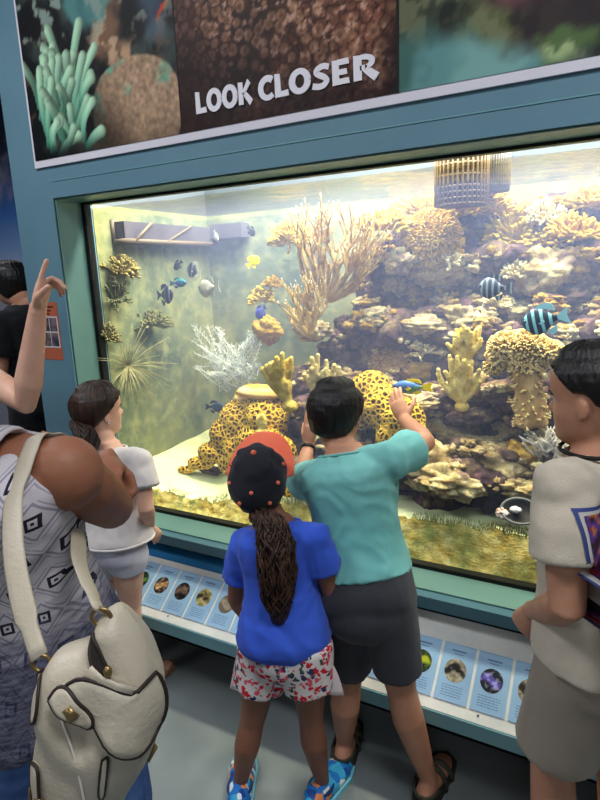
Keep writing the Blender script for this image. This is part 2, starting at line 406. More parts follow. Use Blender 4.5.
def pic_coral(X, Z):
    x = X - SX1; z = Z - SZ0
    f1, ed = vor(x, z, 26, 2); a = nz(x, z, 3.2, 3, 4)
    c = C(92, 58, 46) * (1 + .5 * a[:, None]); c = blend(c, smooth01(.55, .25, f1), C(120, 82, 62)); c = blend(c, smooth01(.16, .06, np.abs(f1 - .36)), C(150, 108, 84))
    c = blend(c, smooth01(.12, .04, f1), C(60, 34, 30)); c = blend(c, smooth01(.1, .0, ed) * .8, C(40, 24, 22))
    g = nz(x, z, 60, 2, 6); c = c * (1 + .3 * g[:, None]); c = blend(c, smooth01(.3, .6, g), C(190, 150, 130))
    dk = smooth01(.3, .02, z + .14 * a) * .78; c = blend(c, dk, C(26, 14, 16)); c = blend(c, smooth01(.22, .02, x + .06 * a) * .6, C(40, 20, 20))
    c = blend(c, smooth01(.1, .0, SX2 - X + .05 * a) * smooth01(.35, .05, z), C(24, 16, 18))
    # slim black and pale blue fish hanging from above
    ax, az = x - .455, z - .475
    u = ax * .42 + az * .91; v = ax * .91 - az * .42; w_ = .034 * smooth01(-.09, .02, u) + .004
    m = smooth01(w_ * 1.1, w_ * .9, np.abs(v)) * smooth01(-.095, -.085, u); c = blend(c, m, C(16, 18, 26))
    m = smooth01(.007, .003, np.abs(np.abs(v) - w_ * .55)) * smooth01(-.085, -.06, u) * (v > -.03); c = blend(c, m, C(150, 186, 216))
    return c
def pic_reef(X, Z):
    x = X - SX2; z = Z - SZ0
    a = nz(x, z, 4, 4, 7); b = nz(x, z, 16, 4, 8)
    c = C(58, 64, 52) + 0 * x[:, None]
    c = blend(c, smooth01(-.15, .3, a), C(92, 98, 66)); c = blend(c, smooth01(.05, .35, b) * .7, C(120, 122, 92)); c = blend(c, smooth01(-.1, -.4, b) * .7, C(34, 36, 34))
    top = smooth01(.20, .26, z + .05 * a + .25 * np.clip(x - .12, 0, 1)); c = blend(c, top, C(40, 34, 38)); c = blend(c, top * smooth01(.08, .3, b), C(150, 150, 120)); c = blend(c, top * smooth01(.05, .2, a) * .8, C(140, 84, 92))
    m = smooth01(.09, .03, np.hypot((x - .13) * .7, (z - .30) * 1.2) + .04 * b); c = blend(c, m * .8, C(170, 112, 112))
    tb_ = smooth01(.125, .055, z + .06 * a - .03 * np.sin(x * 9) + .10 * np.clip(x - .30, 0, 1)) * smooth01(.46, .36, x + .1 * a); c = blend(c, tb_, C(96, 142, 142)); c = blend(c, tb_ * smooth01(.0, .4, a), C(120, 164, 158)); c = blend(c, tb_ * smooth01(-.05, -.35, a) * .7, C(50, 84, 74))
    m = smooth01(.36, .42, x + .1 * a) * smooth01(.03, .06, z + .05 * b); c = blend(c, m * .8, C(48, 38, 44))
    m = smooth01(.075, .035, np.hypot(x - .42, (z - .035) * 1.4) + .04 * b); c = blend(c, m * .9, C(88, 112, 66)); c = blend(c, m * smooth01(.05, .3, b), C(160, 176, 128))
    return c
sp = mat_col('sign_print', .5, .15)
obj('printed_photograph', picture(SX0, SX1 - .003, pic_anemone), sp, sign)
obj('printed_photograph', picture(SX1 + .001, SX2 - .003, pic_coral), sp, sign)
obj('printed_photograph', picture(SX2 + .003, SX3, pic_reef, .009), sp, sign)
obj('panel_joint', MB().box((SX1 - .003, S - .001, SZ0), (SX1 + .001, S + .003, SZ1)), black, sign, smooth=False)
obj('panel_joint', MB().box((SX2 - .004, S - .001, SZ0), (SX2 + .004, S + .003, SZ1)), black, sign, smooth=False)
# lettering: heavy hand-cut capitals, drawn letter by letter as flat shapes
LH = .066
lett_m = mat('white_sign_letters', rgb(226, 222, 230), .5)
class Letter:
    def __init__(s, ox, wd): s.m = MB(); s.ox, s.wd, s.k = ox, wd, 0
    def poly(s, pts):
        s.m.prism([(s.ox + x * s.wd, 2.139 + z * LH) for x, z in pts], (0, S - .0035 - .00012 * s.k, 0), (1, 0, 0), (0, 0, 1), (0, 1, 0), .003); s.k += 1
    def stroke(s, pts, w0, w1, vert=1.25, k=5):
        c = cat_rom([V3((x, z, 0)) for x, z in pts], k); l, r_ = [], []
        for i, p in enumerate(c):
            t = (c[min(i + 1, len(c) - 1)] - c[max(i - 1, 0)]).normalized(); h = lerp(w0, w1, i / (len(c) - 1)) / 2; n_ = V3((-t.y * vert, t.x, 0)) * h
            l.append(tuple((p + n_)[:2])); r_.append(tuple((p - n_)[:2]))
        for i in range(len(c) - 1): 
            s.m.prism([(s.ox + x * s.wd, 2.139 + z * LH) for x, z in (l[i], l[i + 1], r_[i + 1], r_[i])], (0, S - .0035 - .00012 * (s.k % 3), 0), (1, 0, 0), (0, 0, 1), (0, 1, 0), .003); s.k += 1
    def done(s): obj('letter', s.m, lett_m, sign, smooth=False)
def lt_L(x, w):
    l = Letter(x, w); l.poly([(0, 0), (1.0, .0), (.94, .27), (.44, .24), (.38, 1.0), (.0, 1.03)]); l.done()
def lt_O(x, w, h=1.0):
    l = Letter(x, w); c = [(.5 + .37 * math.cos(math.radians(a)), .5 + .42 * math.sin(math.radians(a))) for a in range(0, 390, 30)]; l.stroke(c, .26, .26, 1.15, 3); l.done()
def lt_C(x, w):
    l = Letter(x, w); c = [(.55 + .42 * math.cos(math.radians(a)), .5 + .42 * math.sin(math.radians(a))) for a in range(50, 320, 22)]; l.stroke(c, .30, .24, 1.15, 3); l.done()
def lt_K(x, w):
    l = Letter(x, w); l.poly([(.02, 0), (.38, 0), (.36, 1.0), (.0, 1.03)]); l.stroke([(.3, .44), (.6, .72), (.86, 1.0)], .2, .3, 1, 3); l.stroke([(.38, .58), (.68, .32), (.98, .03)], .24, .34, 1, 3); l.done()
def lt_E(x, w):
    l = Letter(x, w); l.poly([(.02, 0), (.40, 0), (.38, 1.0), (0, 1.03)])
    for z0, z1, w_ in ((0, .24, .98), (.39, .62, .86), (.79, 1.03, .96)): l.poly([(.3, z0), (w_, z0), (w_ - .05, z1), (.3, z1)])
    l.done()
def lt_R(x, w):
    l = Letter(x, w); l.poly([(.02, 0), (.38, 0), (.36, 1.0), (0, 1.03)]); l.stroke([(.3, .90), (.56, .90), (.78, .80), (.8, .64), (.62, .50), (.3, .48)], .22, .2, 1.2, 3); l.stroke([(.46, .5), (.7, .28), (1.02, .02)], .26, .36, 1, 3); l.done()
def lt_S(x, w):
    l = Letter(x, w); l.stroke([(.90, .84), (.62, .91), (.34, .84), (.24, .70), (.40, .57), (.66, .45), (.78, .29), (.64, .13), (.36, .09), (.04, .16)], .24, .26, 1.1, 4); l.done()
lt_L(-1.300, .044); lt_O(-1.253, .060); lt_O(-1.190, .060); lt_K(-1.126, .050)
lt_C(-1.048, .062); lt_L(-.988, .050); lt_O(-.936, .074); lt_S(-.858, .064); lt_E(-.790, .058); lt_R(-.722, .072)

# ---- poster on the pillar, mural wall far left
ps = thing('notice', 'orange notice with a grid of photographs taped to the teal wall', 'notice', (-2.3, W, 1.39))
obj('sheet', MB().box((-2.31, W - .002, 1.262), (-2.137, W, 1.516)), mat('orange_paper', rgb(172, 92, 66), .6), ps, smooth=False)
gm = MB()
for i in range(3):
    for j in range(2): gm.box((-2.296 + .05 * i, W - .003, 1.322 + .066 * j), (-2.250 + .05 * i, W - .0022, 1.382 + .066 * j))
obj('photograph_grid', gm, mat('dark_photo_print', rgb(44, 48, 66), .5, c2=rgb(130, 110, 110), scale=30), ps, smooth=False)
gm = MB().box((-2.300, W - .0028, 1.316), (-2.144, W - .0021, 1.454))
obj('white_border', gm, mat('white_paper', rgb(200, 196, 200), .6), ps, smooth=False)
gm = MB()
for z, a, b in ((1.492, -2.30, -2.16), (1.476, -2.30, -2.18), (1.462, -2.30, -2.19)): gm.box((a, W - .0028, z), (b, W - .0021, z + .007))
obj('headline', gm, mat('dark_headline_ink', rgb(60, 30, 24), .6), ps, smooth=False)
mu = NT('sky_mural'); vec = mu.coords(kind='Object'); sep = mu.n('ShaderNodeSeparateXYZ'); mu.l(vec, sep.inputs[0])
base = mu.ramp(mu.math('MULTIPLY', sep.outputs[2], .3), [(.45, rgb(150, 150, 165)), (.55, rgb(120, 150, 190)), (.66, rgb(56, 96, 156)), (.76, rgb(24, 42, 84)), (.85, rgb(16, 20, 34))])
cl = mu.ramp(mu.noise(vec, 2.2, 5), [(.5, (0, 0, 0, 1)), (.7, (1, 1, 1, 1))]); mu.bsdf(mu.mix(mu.math('MULTIPLY', cl, .55), base, rgb(170, 160, 170)), .6)
mural = obj('sky_mural', MB().box((-6.9, 3.55, .0), (-2.45, 3.6, 3.3)), mu.m, smooth=False)
tag(mural, 'tall printed mural of blue sky and pale clouds behind the person in black', 'mural')

m = MB(); pr = random.Random(5); pc_ = V3((-4.25, 3.548, 1.72))
for k in range(26):
    a_ = pr.uniform(-.3, math.pi + .3); L_ = pr.uniform(.25, .5); m.tube(cat_rom([pc_, pc_ + V3((math.cos(a_) * L_ * .6, 0, math.sin(a_) * L_ * .6 + .06)), pc_ + V3((math.cos(a_) * L_, 0, math.sin(a_) * L_ * .7 - .04))], 5), [(.028, .001)] * 10 + [(.004, .001)], 6, ref=(-math.sin(a_), 0, math.cos(a_)))
obj('printed_palm', m, mat('printed_palm_green', rgb(28, 58, 34), .6), mural)
# ================================================================ inside the tank
TY0, TY1, TZW = 1.87, 2.74, 1.905
bk = NT('algae_tank_wall'); vec = bk.coords()
c = bk.ramp(bk.noise(vec, 2.2, 5), [(.3, rgb(76, 90, 80)), (.5, rgb(104, 114, 90)), (.7, rgb(140, 138, 88))])
c = bk.mix(bk.ramp(bk.noise(vec, 14, 4), [(.45, (0, 0, 0, 1)), (.7, (.5, .5, .5, 1))]), c, rgb(170, 168, 120))
bk.bsdf(c, .8, .1, bk.noise(vec, 30, 3), .4)
struct('wall_tank_back', MB().box((XL - .02, TY1, .45), (XR + .02, TY1 + .03, 1.93)), bk.m, label='algae covered back wall of the tank')
struct('wall_tank_left', MB().box((XL - .03, G + .062, .45), (XL + .002, TY1 + .03, 1.93)), bk.m, label='algae covered left wall of the tank')
struct('wall_tank_right', MB().box((XR - .002, G + .062, .45), (XR + .03, TY1 + .03, 1.93)), bk.m)
struct('floor_tank', MB().box((XL, G + .062, .43), (XR, TY1, .46)), bk.m)
hb = MB(); hb.box((XL - .02, TY1, 1.93), (XR + .02, TY1 + .03, 3.0)); hb.box((XL - .03, G + .062, 1.93), (XL + .002, TY1 + .03, 3.0)); hb.box((XR - .002, G + .062, 1.93), (XR + .03, TY1 + .03, 3.0))
struct('wall_hood', hb, mat('grey_hood_lining', rgb(64, 70, 80), .6), label='grey lining above the water of the tank')
# ---- sand: a bed with dunes, its cut face behind the glass overgrown with algae
sm = NT('pale_coral_sand'); vec = sm.coords()
c = sm.ramp(sm.noise(vec, 9, 4), [(.35, rgb(206, 218, 172)), (.65, rgb(226, 232, 194))]); sm.bsdf(c, .85, .1, sm.noise(vec, 160, 2), .3)
am = NT('algae_sand_front'); vec = am.coords(scale=(1, 1, 1.6))
c = am.ramp(am.noise(vec, 16, 6, .7), [(.30, rgb(128, 104, 48)), (.45, rgb(190, 166, 84)), (.58, rgb(222, 206, 132)), (.72, rgb(234, 226, 172))])
gq = am.ramp(am.noise(am.coords(scale=(1, 1, .6), loc=(3, 1, 2)), 11, 5, .7), [(.48, (0, 0, 0, 1)), (.66, (.85, .85, .85, 1))]); c = am.mix(gq, c, rgb(122, 138, 78))
am.bsdf(c, .85, .1, am.noise(vec, 90, 3), .5)
def sand_h(x, y):
    f = max(0, min(1, (y - TY0) / .8))
    h = .655 + .012 * fbm((x, y, 0), 3, 3, 3) + .01 * noise.noise(V3((x * 30, y * 30, 0))) * .3
    k = max(0, min(1, (x + 1.5) / .8)); h += lerp(-.048 + .075 * f, .035 + .02 * f, k) + .075 * math.exp(-(x - XL) / .28) * max(0, min(1, (f - .1) * 4)) * (1 - .5 * f)
    cx, cy = x + 1.70, y - 2.32                                           # shallow trench across the open sand on the left
    d = cx * .86 + cy * .5
    if x < -1.2: h += .05 * math.tanh(d * 22) * math.exp(-((x + 1.6) / .33) ** 2) * (1 if f > .25 else f * 4)
    if f < .14: h += .014 * noise.noise(V3((x * 17, 0, 4))) + .012 * noise.noise(V3((x * 45, 0, 9)))
    return h
nu, nv = 300, 70
m = MB().grid(lambda u, v: (lambda x, y: (x, y, sand_h(x, y)))(XL + (XR - XL) * u, TY0 + .09 + (TY1 - TY0 - .094) * v ** 1.3), nu, nv)
top_faces = len(m.f)
def front(u, v):
    x = lerp(XL + .003, XR - .003, u); y = lerp(TY0 + .002, TY0 + .09, v ** .8); z = lerp(.47, sand_h(x, TY0 + .09), v)
    if 0 < v < 1: z += .008 * fbm((x * 1.0, v * .2, 3), 28, 3); y += .006 * noise.noise(V3((x * 40, v * 7, 0)))
    return (x, y, z)
m.grid(front, nu, 24)
me = m.mesh('sand_bed'); me.materials.append(sm.m); me.materials.append(am.m)
me.polygons.foreach_set('material_index', [0] * top_faces + [1] * (len(me.polygons) - top_faces))
sand = obj('sand_bed', me); tag(sand, 'pale sand bed of the tank with an algae grown front edge', 'sand', kind='stuff')
# turf of short algae along the edge of the sand behind the glass
m = MB()
for k in range(5200):
    x = rnd.uniform(XL + .03, .6)
    dens = noise.noise(V3((x * 5, 2, 1)))
    if dens < -.15 or rnd.random() > .75: continue
    y = TY0 + .088 + rnd.random() ** 2 * .05; z = sand_h(x, y); h = rnd.uniform(.006, .02) * (1 + dens)
    dx = rnd.uniform(-.004, .004); m.add([(x - .0012, y, z - .004), (x + .0012, y, z - .004), (x + dx, y - .002, z + h)], [(0, 1, 2)])
o = obj('algae_turf', m, mat('green_algae_turf', rgb(120, 132, 70), .8, .1, rgb(170, 158, 84), 6)); tag(o, 'short green algae turf along the front edge of the sand', 'algae', kind='stuff')

# ---- the rockwork mound
def rock_mat(name, dark, mid, light, scale=7, lo=.44, hi=.62, seed=0):
    t = NT(name); vec = t.coords(loc=(seed, seed * .7, 0))
    n1 = t.noise(vec, scale, 6, .65); n2 = t.noise(t.coords(loc=(seed + 5, 2, 1)), scale * 4.5, 4, .6)
    c = t.ramp(n1, [(.3, dark), (lo, mid), (hi, light)])
    c = t.mix(t.ramp(n2, [(.44, (0, 0, 0, 1)), (.6, (.75, .75, .75, 1))]), c, mid)
    c = t.mix(t.ramp(t.noise(t.coords(loc=(9, seed, 3)), scale * 1.7, 3), [(.55, (0, 0, 0, 1)), (.68, (.7, .7, .7, 1))]), c, rgb(126, 92, 104))
    return t.bsdf(c, .85, .1, t.noise(vec, scale * 9, 5, .7), .9, .012).m
rock_a = rock_mat('dark_purple_live_rock', rgb(30, 24, 36), rgb(72, 54, 60), rgb(160, 138, 100), 9, .47, .70)
rock_b = rock_mat('cream_encrusted_rock', rgb(84, 56, 46), rgb(166, 142, 96), rgb(228, 220, 176), 10, .44, .60, 3)
rock_c = rock_mat('yellow_algae_rock', rgb(92, 64, 28), rgb(168, 130, 52), rgb(212, 180, 90), 10, .42, .6, 6)
def outline_top(px):
    P = [(205, 480), (225, 440), (250, 400), (268, 372), (285, 350), (300, 345), (330, 340), (352, 300), (372, 250), (395, 215), (430, 200), (470, 195), (520, 200), (560, 190), (600, 195), (680, 185), (900, 190)]
    for (a, b), (c, d) in zip(P, P[1:]):
        if a <= px <= c: return lerp(b, d, (px - a) / (c - a))
    return 480
bl = MB(); r_ = random.Random(11)
px = 215
while px < 900:
    tp = outline_top(px); py = 492 + (px > 420) * 6
    while py > tp + 8:
        f = max(0.0, (492 - py) / 290.0)
        y = 2.02 + .66 * max(f, 0) ** .8 + r_.uniform(-.05, .05) + (.22 if px < 260 else .1 if px < 300 else 0)
        y += .10 * math.sin(py / 11.0)
        r = r_.uniform(.055, .085); p = at(px + r_.uniform(-8, 8), py + r_.uniform(-4, 4), min(y + r * .8, 2.70))
        bl.ball(p, (r * r_.uniform(.9, 1.5), r * r_.uniform(.8, 1.2), r * r_.uniform(.55, .85)), 14, 9, Matrix.Rotation(r_.uniform(0, 3), 3, 'Z') @ Matrix.Rotation(r_.uniform(-.3, .3), 3, 'X'))
        py -= r_.uniform(17, 24)
    px += r_.uniform(20, 27)
# core behind the blobs so that the mound is solid
for k in range(120):
    px = r_.uniform(300, 900); tp = outline_top(px); py = r_.uniform(tp + 40, 470); f = max(0.0, (492 - py) / 290.0)
    p = at(px, py, min(2.30 + .45 * f, 2.70)); bl.ball(p, r_.uniform(.08, .11), 12, 8)
me = fuse(bl, .009, 2)
displace(me, lambda p: .030 * fbm(p, 8, 5) + .012 * fbm(p, 30, 4, 2)); co_ = verts_np(me); co_[:, 1] = np.minimum(co_[:, 1], TY1 - .004); me.vertices.foreach_set('co', co_.ravel()); me.update()
rockwork = obj('rockwork', me, rock_a); tag(rockwork, 'dark purple brown rock mound that fills the right of the tank and carries the corals', 'rock mound')
BVH = BVHTree.FromPolygons([tuple(v.co) for v in me.vertices], [tuple(p.vertices) for p in me.polygons])
def hit(px, py, back=0.0, dflt=2.4):
    d = ray(px, py); loc, nn, i, t = BVH.ray_cast(CAM, d)
    return (CAM + d * (t + back)) if loc is not None else at(px, py, dflt)
# ---- single rocks lying on the mound
def rock_mesh(r, seed, amp=.34, n=56):
    m = MB().ball((0, 0, 0), 1, n, int(n * .65)); out = []
    for v in m.v:
        p = V3(v); d = 1 + amp * fbm(p, 1.5, 5, seed) + amp * .45 * fbm(p, 4.5, 4, seed + 3) - amp * .5 * max(0, fbm(p, 2.6, 3, seed + 9))
        out.append((p.x * r[0] * d, p.y * r[1] * d, p.z * r[2] * d))
    m.v = out; return m.mesh()
ROCKS = [  # px, py, rx px, rz px, material, where it lies
    (428, 462, 30, 20, 'b', 'large cream rock low in the tank just right of the teal shirt'), (398, 485, 20, 16, 'c', 'brown and yellow rock at the hem of the mound beside the teal shirt'),
    (452, 480, 26, 13, 'b', 'flat cream rock at the foot of the mound above the sand'), (497, 462, 26, 17, 'b', 'broad white topped rock left of the white coral thicket'),
    (474, 440, 22, 12, 'b', 'pale oval rock in the middle of the lower mound'), (440, 428, 26, 13, 'b', 'cream rock sloping down to the right beside the raised hand'),
    (505, 430, 20, 14, 'b', 'whitish green rock under the drooping leather coral'), (470, 415, 20, 10, 'a', 'dark purple rock under the yellow finger coral'),
    (535, 488, 26, 9, 'b', 'low flat cream rock at the right end of the sand'), (420, 400, 18, 9, 'b', 'narrow cream ledge rock right of the raised hand'),
    (425, 325, 18, 9, 'b', 'cream ledge rock left of the upper finger coral'), (418, 372, 18, 13, 'c', 'round tan rock above the raised hand'),
    (445, 270, 26, 13, 'b', 'cream cluster rock beneath the yellow dome'), (400, 285, 14, 10, 'b', 'small cream rock right of the branching coral'),
    (400, 262, 13, 11, 'b', 'cream lump between branching coral and yellow dome'), (470, 318, 22, 12, 'b', 'mottled rock left of the striped fish'),
    (448, 312, 17, 9, 'a', 'dark mottled rock in the shade under the ledge'), (492, 345, 24, 11, 'b', 'yellowish ledge rock under the pale striped fish'),
    (540, 272, 22, 18, 'b', 'tall cream coral rock right of the striped fish'), (565, 300, 22, 10, 'a', 'dark rock ledge at the right by the blue and black striped fish'),
    (520, 312, 16, 8, 'b', 'small pale ledge rock between the two striped fish'), (575, 262, 20, 16, 'c', 'yellowish rock at the far right under the surface'),
    (292, 440, 16, 14, 'b', 'cream speckled rock between the cap and the teal shirt'), (286, 460, 10, 10, 'b', 'small cream rock beside the cap'),
    (268, 330, 12, 12, 'c', 'yellow brown lump at the left edge of the branching coral'), (312, 330, 18, 9, 'b', 'pale ledge rock at the foot of the branching coral'),
    (377, 318, 18, 9, 'b', 'pale ledge rock right of the branching coral foot'), (412, 345, 20, 9, 'a', 'dark rock in the shaded hollow of the mound'),
    (520, 455, 14, 12, 'c', 'small yellow brown rock beside the white coral thicket'), (555, 395, 20, 14, 'a', 'dark rock behind the face of the boy in beige'),
    (462, 392, 15, 8, 'b', 'small cream rock under the foot of the upper finger coral'), (388, 455, 14, 12, 'c', 'brown rock touching the teal sleeve')]
RM = dict(a=rock_a, b=rock_b, c=rock_c)
for i, (px, py, rx, rz, k, lb) in enumerate(ROCKS):
    p = hit(px, py, .03); D = (p - CAM).length; s = D / F_PX
    o = obj('reef_rock', rock_mesh((rx * s * 1.25, max(rx, rz) * s * .95, rz * s * 1.1), i * 1.7), RM[k]); o.location = p; o.rotation_euler = (0, r_.uniform(-.25, .25), r_.uniform(-.4, .4))
    tag(o, lb, 'rock', 'loose rocks on the mound')

# ---- corals
def coral(name, label, catg, mb, m, p, group=None, smooth=True):
    o = obj(name, mb, m, smooth=smooth); o.location = p; return tag(o, label, catg, group)
def branch(m, p, d, L, r, depth, rr, spread=.5, kids=(2, 3), up=.25, n=7, taper=.72, segs=4, shrink=.74, wob=.12):
    pts, rad = [V3(p)], [r]; q = V3(p); d = V3(d).normalized()
    for i in range(segs):
        d = (d + V3((rr.uniform(-wob, wob), rr.uniform(-wob, wob), rr.uniform(-wob, wob) + up * .2))).normalized(); q = q + d * (L / segs); pts.append(q.copy()); rad.append(lerp(r, r * taper, (i + 1) / segs))
    m.tube(pts, rad, n, rnd_b=True)
    if depth > 0:
        for k in range(rr.randint(*kids)):
            t = rr.randint(max(1, segs - 2), segs); a = V3((rr.uniform(-1, 1), rr.uniform(-1, 1), rr.uniform(-.3, .8))).normalized()
            branch(m, pts[t], (d + a * spread).normalized(), L * rr.uniform(shrink - .12, shrink + .12), rad[t] * .84, depth - 1, rr, spread, kids, up, n, taper, segs, shrink, wob)
def cmat(name, a, b, scale=20, bump=.5, rough=.75, lo=.4, hi=.6): return mat(name, a, rough, .15, b, scale, bump, scale * 5, lo=lo, hi=hi)
stag = cmat('tan_branch_coral', rgb(170, 138, 76), rgb(206, 176, 112))
tipm = cmat('pale_branch_tips', rgb(244, 234, 208), rgb(250, 244, 226))
yel = cmat('yellow_soft_coral', rgb(186, 156, 50), rgb(222, 198, 92), 26)
fing = cmat('yellow_finger_coral', rgb(190, 162, 70), rgb(222, 202, 120), 30)
gold = cmat('golden_dome_coral', rgb(176, 138, 40), rgb(212, 178, 72), 40)
cream = cmat('cream_coral', rgb(206, 190, 140), rgb(230, 220, 180), 30)
# the big branching coral: upper and lower colonies of upright antlers
def antler(px, py, y, fan, seed, L0, r0, lean, label):
    rr = random.Random(seed); p = at(px, py, y); m = MB(); tips = MB()
    def br(q, d, L, r, depth):
        pts, rad = [V3(q)], [r]; q = V3(q)
        for i in range(4):
            d = (d + V3((rr.uniform(-.10, .10), rr.uniform(-.10, .08), rr.uniform(-.02, .14)))).normalized(); q = q + d * L / 4; pts.append(q.copy()); rad.append(r * (1 - .09 * (i + 1)))
        m.tube(pts, rad, 8, rnd_b=True)
        if depth == 0:
            a, b = pts[-2], pts[-1]; tips.tube([lerp(a, b, .75), b, b + (b - a) * .15], [rad[-1] * 1.1, rad[-1] * 1.04, rad[-1] * .75], 8, rnd_b=True)
        else:
            for k in range(rr.choice((2, 2, 3))):
                a = V3((rr.uniform(-1, 1), rr.uniform(-.7, .5), rr.uniform(-.1, .5))).normalized()
                br(pts[rr.choice((2, 3, 4))], (d + a * .62 + V3(lean) * .25).normalized(), L * rr.uniform(.66, .92), rad[-1] * .93, depth - 1)
    for (dx, dz, k) in fan: br(p, V3((dx, rr.uniform(-.35, .2), dz)).normalized(), L0 * rr.uniform(.85, 1.15), r0, k)
    nf = len(m.f); m.add(tips.v, tips.f); me = m.mesh('branches'); o = obj('branching_coral', me, [stag, tipm]); me.polygons.foreach_set('material_index', [0] * nf + [1] * (len(me.polygons) - nf)); return tag(o, label, 'coral')
antler(330, 300, 2.34, [(-1.0, .8, 3), (-.7, .9, 3), (-.45, 1, 3), (-.2, 1, 3), (.05, 1, 3), (.3, 1, 3), (.55, .9, 3), (.8, .8, 3), (1.05, .7, 3), (1.3, .55, 3), (-.7, .5, 2), (.4, .5, 3), (1.2, .35, 2), (-.2, .8, 3), (.9, .5, 3), (1.5, .6, 3)], 21, .152, .0150, (.12, 0, .5), 'tall tan branching coral with pale tips at the upper left of the rock mound')
antler(310, 336, 2.26, [(-1.0, .8, 3), (-.7, .9, 3), (-.4, 1, 3), (-.1, .9, 3), (.2, 1, 3), (.5, .7, 2), (-1.1, .35, 2), (0, 1, 3), (.35, .8, 3)], 22, .095, .0125, (-.2, 0, .4), 'lower tan branching coral hanging below the tall one, tips to the left')
# yellow soft corals in tufts
def atx(px, py, x=XL + .02):
    d = ray(px, py); return CAM + d * (x / d.x)
def tuft(px, py, y, rx, rz, n, seed, label, m_=None, w_=.005, name='soft_coral', push=.0):
    rr = random.Random(seed); p = atx(px, py) if y == 'wall' else at(px, py, y) if y else hit(px, py, push); D = (p - CAM).length / F_PX; m = MB()
    rx, rz = rx * D, rz * D
    for k in range(n):
        a = V3((rr.gauss(0, 1), rr.gauss(0, .7), abs(rr.gauss(0, 1)) * .9 - .15)).normalized()
        e = V3((a.x * rx, a.y * rx * .8, a.z * rz)) * rr.uniform(.8, 1.1); s_ = e * .25
        mid = lerp(s_, e, .55) + V3((rr.uniform(-1, 1), rr.uniform(-1, 1), rr.uniform(-1, 1))) * rx * .1
        m.tube([s_ * 0, s_, mid, e], [w_ * 1.4, w_ * 1.3, w_, w_ * 1.25], 6, rnd_b=True)
        for q in range(2):
            a2 = (a + V3((rr.uniform(-1, 1), rr.uniform(-1, 1), rr.uniform(-.4, 1))) * .8).normalized()
            m.tube([mid, mid + a2 * rx * .28], [w_, w_ * .9], 6, rnd_b=True)
    return coral(name, label, 'coral', m, m_ or yel, p)
tuft(290, 243, 2.45, 24, 20, 90, 31, 'yellow bushy soft coral left of the tall branching coral', yel)
tuft(262, 300, 2.5, 14, 14, 50, 32, 'small yellow tuft coral at the left of the branching coral', yel)
tuft(272, 286, 2.5, 10, 9, 40, 33, 'tiny yellow tuft coral beside the branching coral', gold)
def dome(px, py, rx, rz, n, seed, label, m_, ln=.018, w_=.0032, y=None, name='dome_coral'):
    rr = random.Random(seed); p = at(px, py, y) if y else hit(px, py, .04); D = (p - CAM).length / F_PX; R = V3((rx * D, rx * D * .8, rz * D)); root = thing(name, label, 'coral', p)
    obj('mound', MB().ball(p, tuple(R * .95), 20, 14), m_, root); m = MB()
    for k in range(n):
        a = V3((rr.gauss(0, 1), rr.gauss(0, 1) - .5, rr.gauss(0, 1) + .25)).normalized(); q = p + V3((a.x * R.x, a.y * R.y, a.z * R.z)) * .92; d = (a + V3((rr.uniform(-.6, .6), rr.uniform(-.6, .6), rr.uniform(-.9, .3)))).normalized()
        m.tube([q, q + a * ln * .6, q + a * ln * .7 + d * ln * .7], [w_ * 1.2, w_, w_ * 1.1], 5, rnd_b=True)
    obj('tentacles', m, m_, root); return root
dome(431, 245, 28, 30, 1500, 41, 'golden dome coral with drooping tentacles under the basket', gold)
dome(392, 362, 24, 21, 900, 42, 'tan dome coral in the shade right of the teal boy head', cmat('tan_dome', rgb(176, 142, 96), rgb(206, 176, 124), 40), .012)
tuft(470, 212, None, 36, 26, 150, 43, 'yellow soft coral heap under the grey basket', gold, .006)
tuft(425, 215, None, 34, 14, 120, 44, 'yellow soft coral ledge left of the basket foot', yel, .006)
tuft(515, 240, None, 28, 30, 150, 45, 'yellow tentacled soft coral right of the basket', yel, .0055)
tuft(572, 238, None, 26, 18, 110, 46, 'golden soft coral high at the right of the mound', gold, .0055)
tuft(545, 220, None, 22, 18, 90, 47, 'cream soft coral below the water surface at the right', cream, .005)
tuft(590, 205, None, 24, 14, 80, 48, 'yellow soft coral at the far right under the surface', yel, .005)
tuft(383, 228, None, 26, 14, 90, 49, 'yellow soft coral between tall branching coral and golden dome', yel, .0055)
tuft(447, 265, None, 22, 10, 80, 50, 'cream knobbly coral on the ledge below the golden dome', cream, .006)
tuft(520, 275, None, 18, 14, 70, 51, 'cream bushy coral left of the tall cream rock', cream, .005)
tuft(425, 352, None, 20, 14, 70, 52, 'pale ragged coral left of the yellow finger coral', cream, .005)
tuft(497, 305, None, 16, 8, 60, 53, 'pale cushion coral under the pale striped fish', cream, .005)
tuft(640, 330, None, 34, 30, 90, 54, 'cream soft coral out at the right', cream, .006)
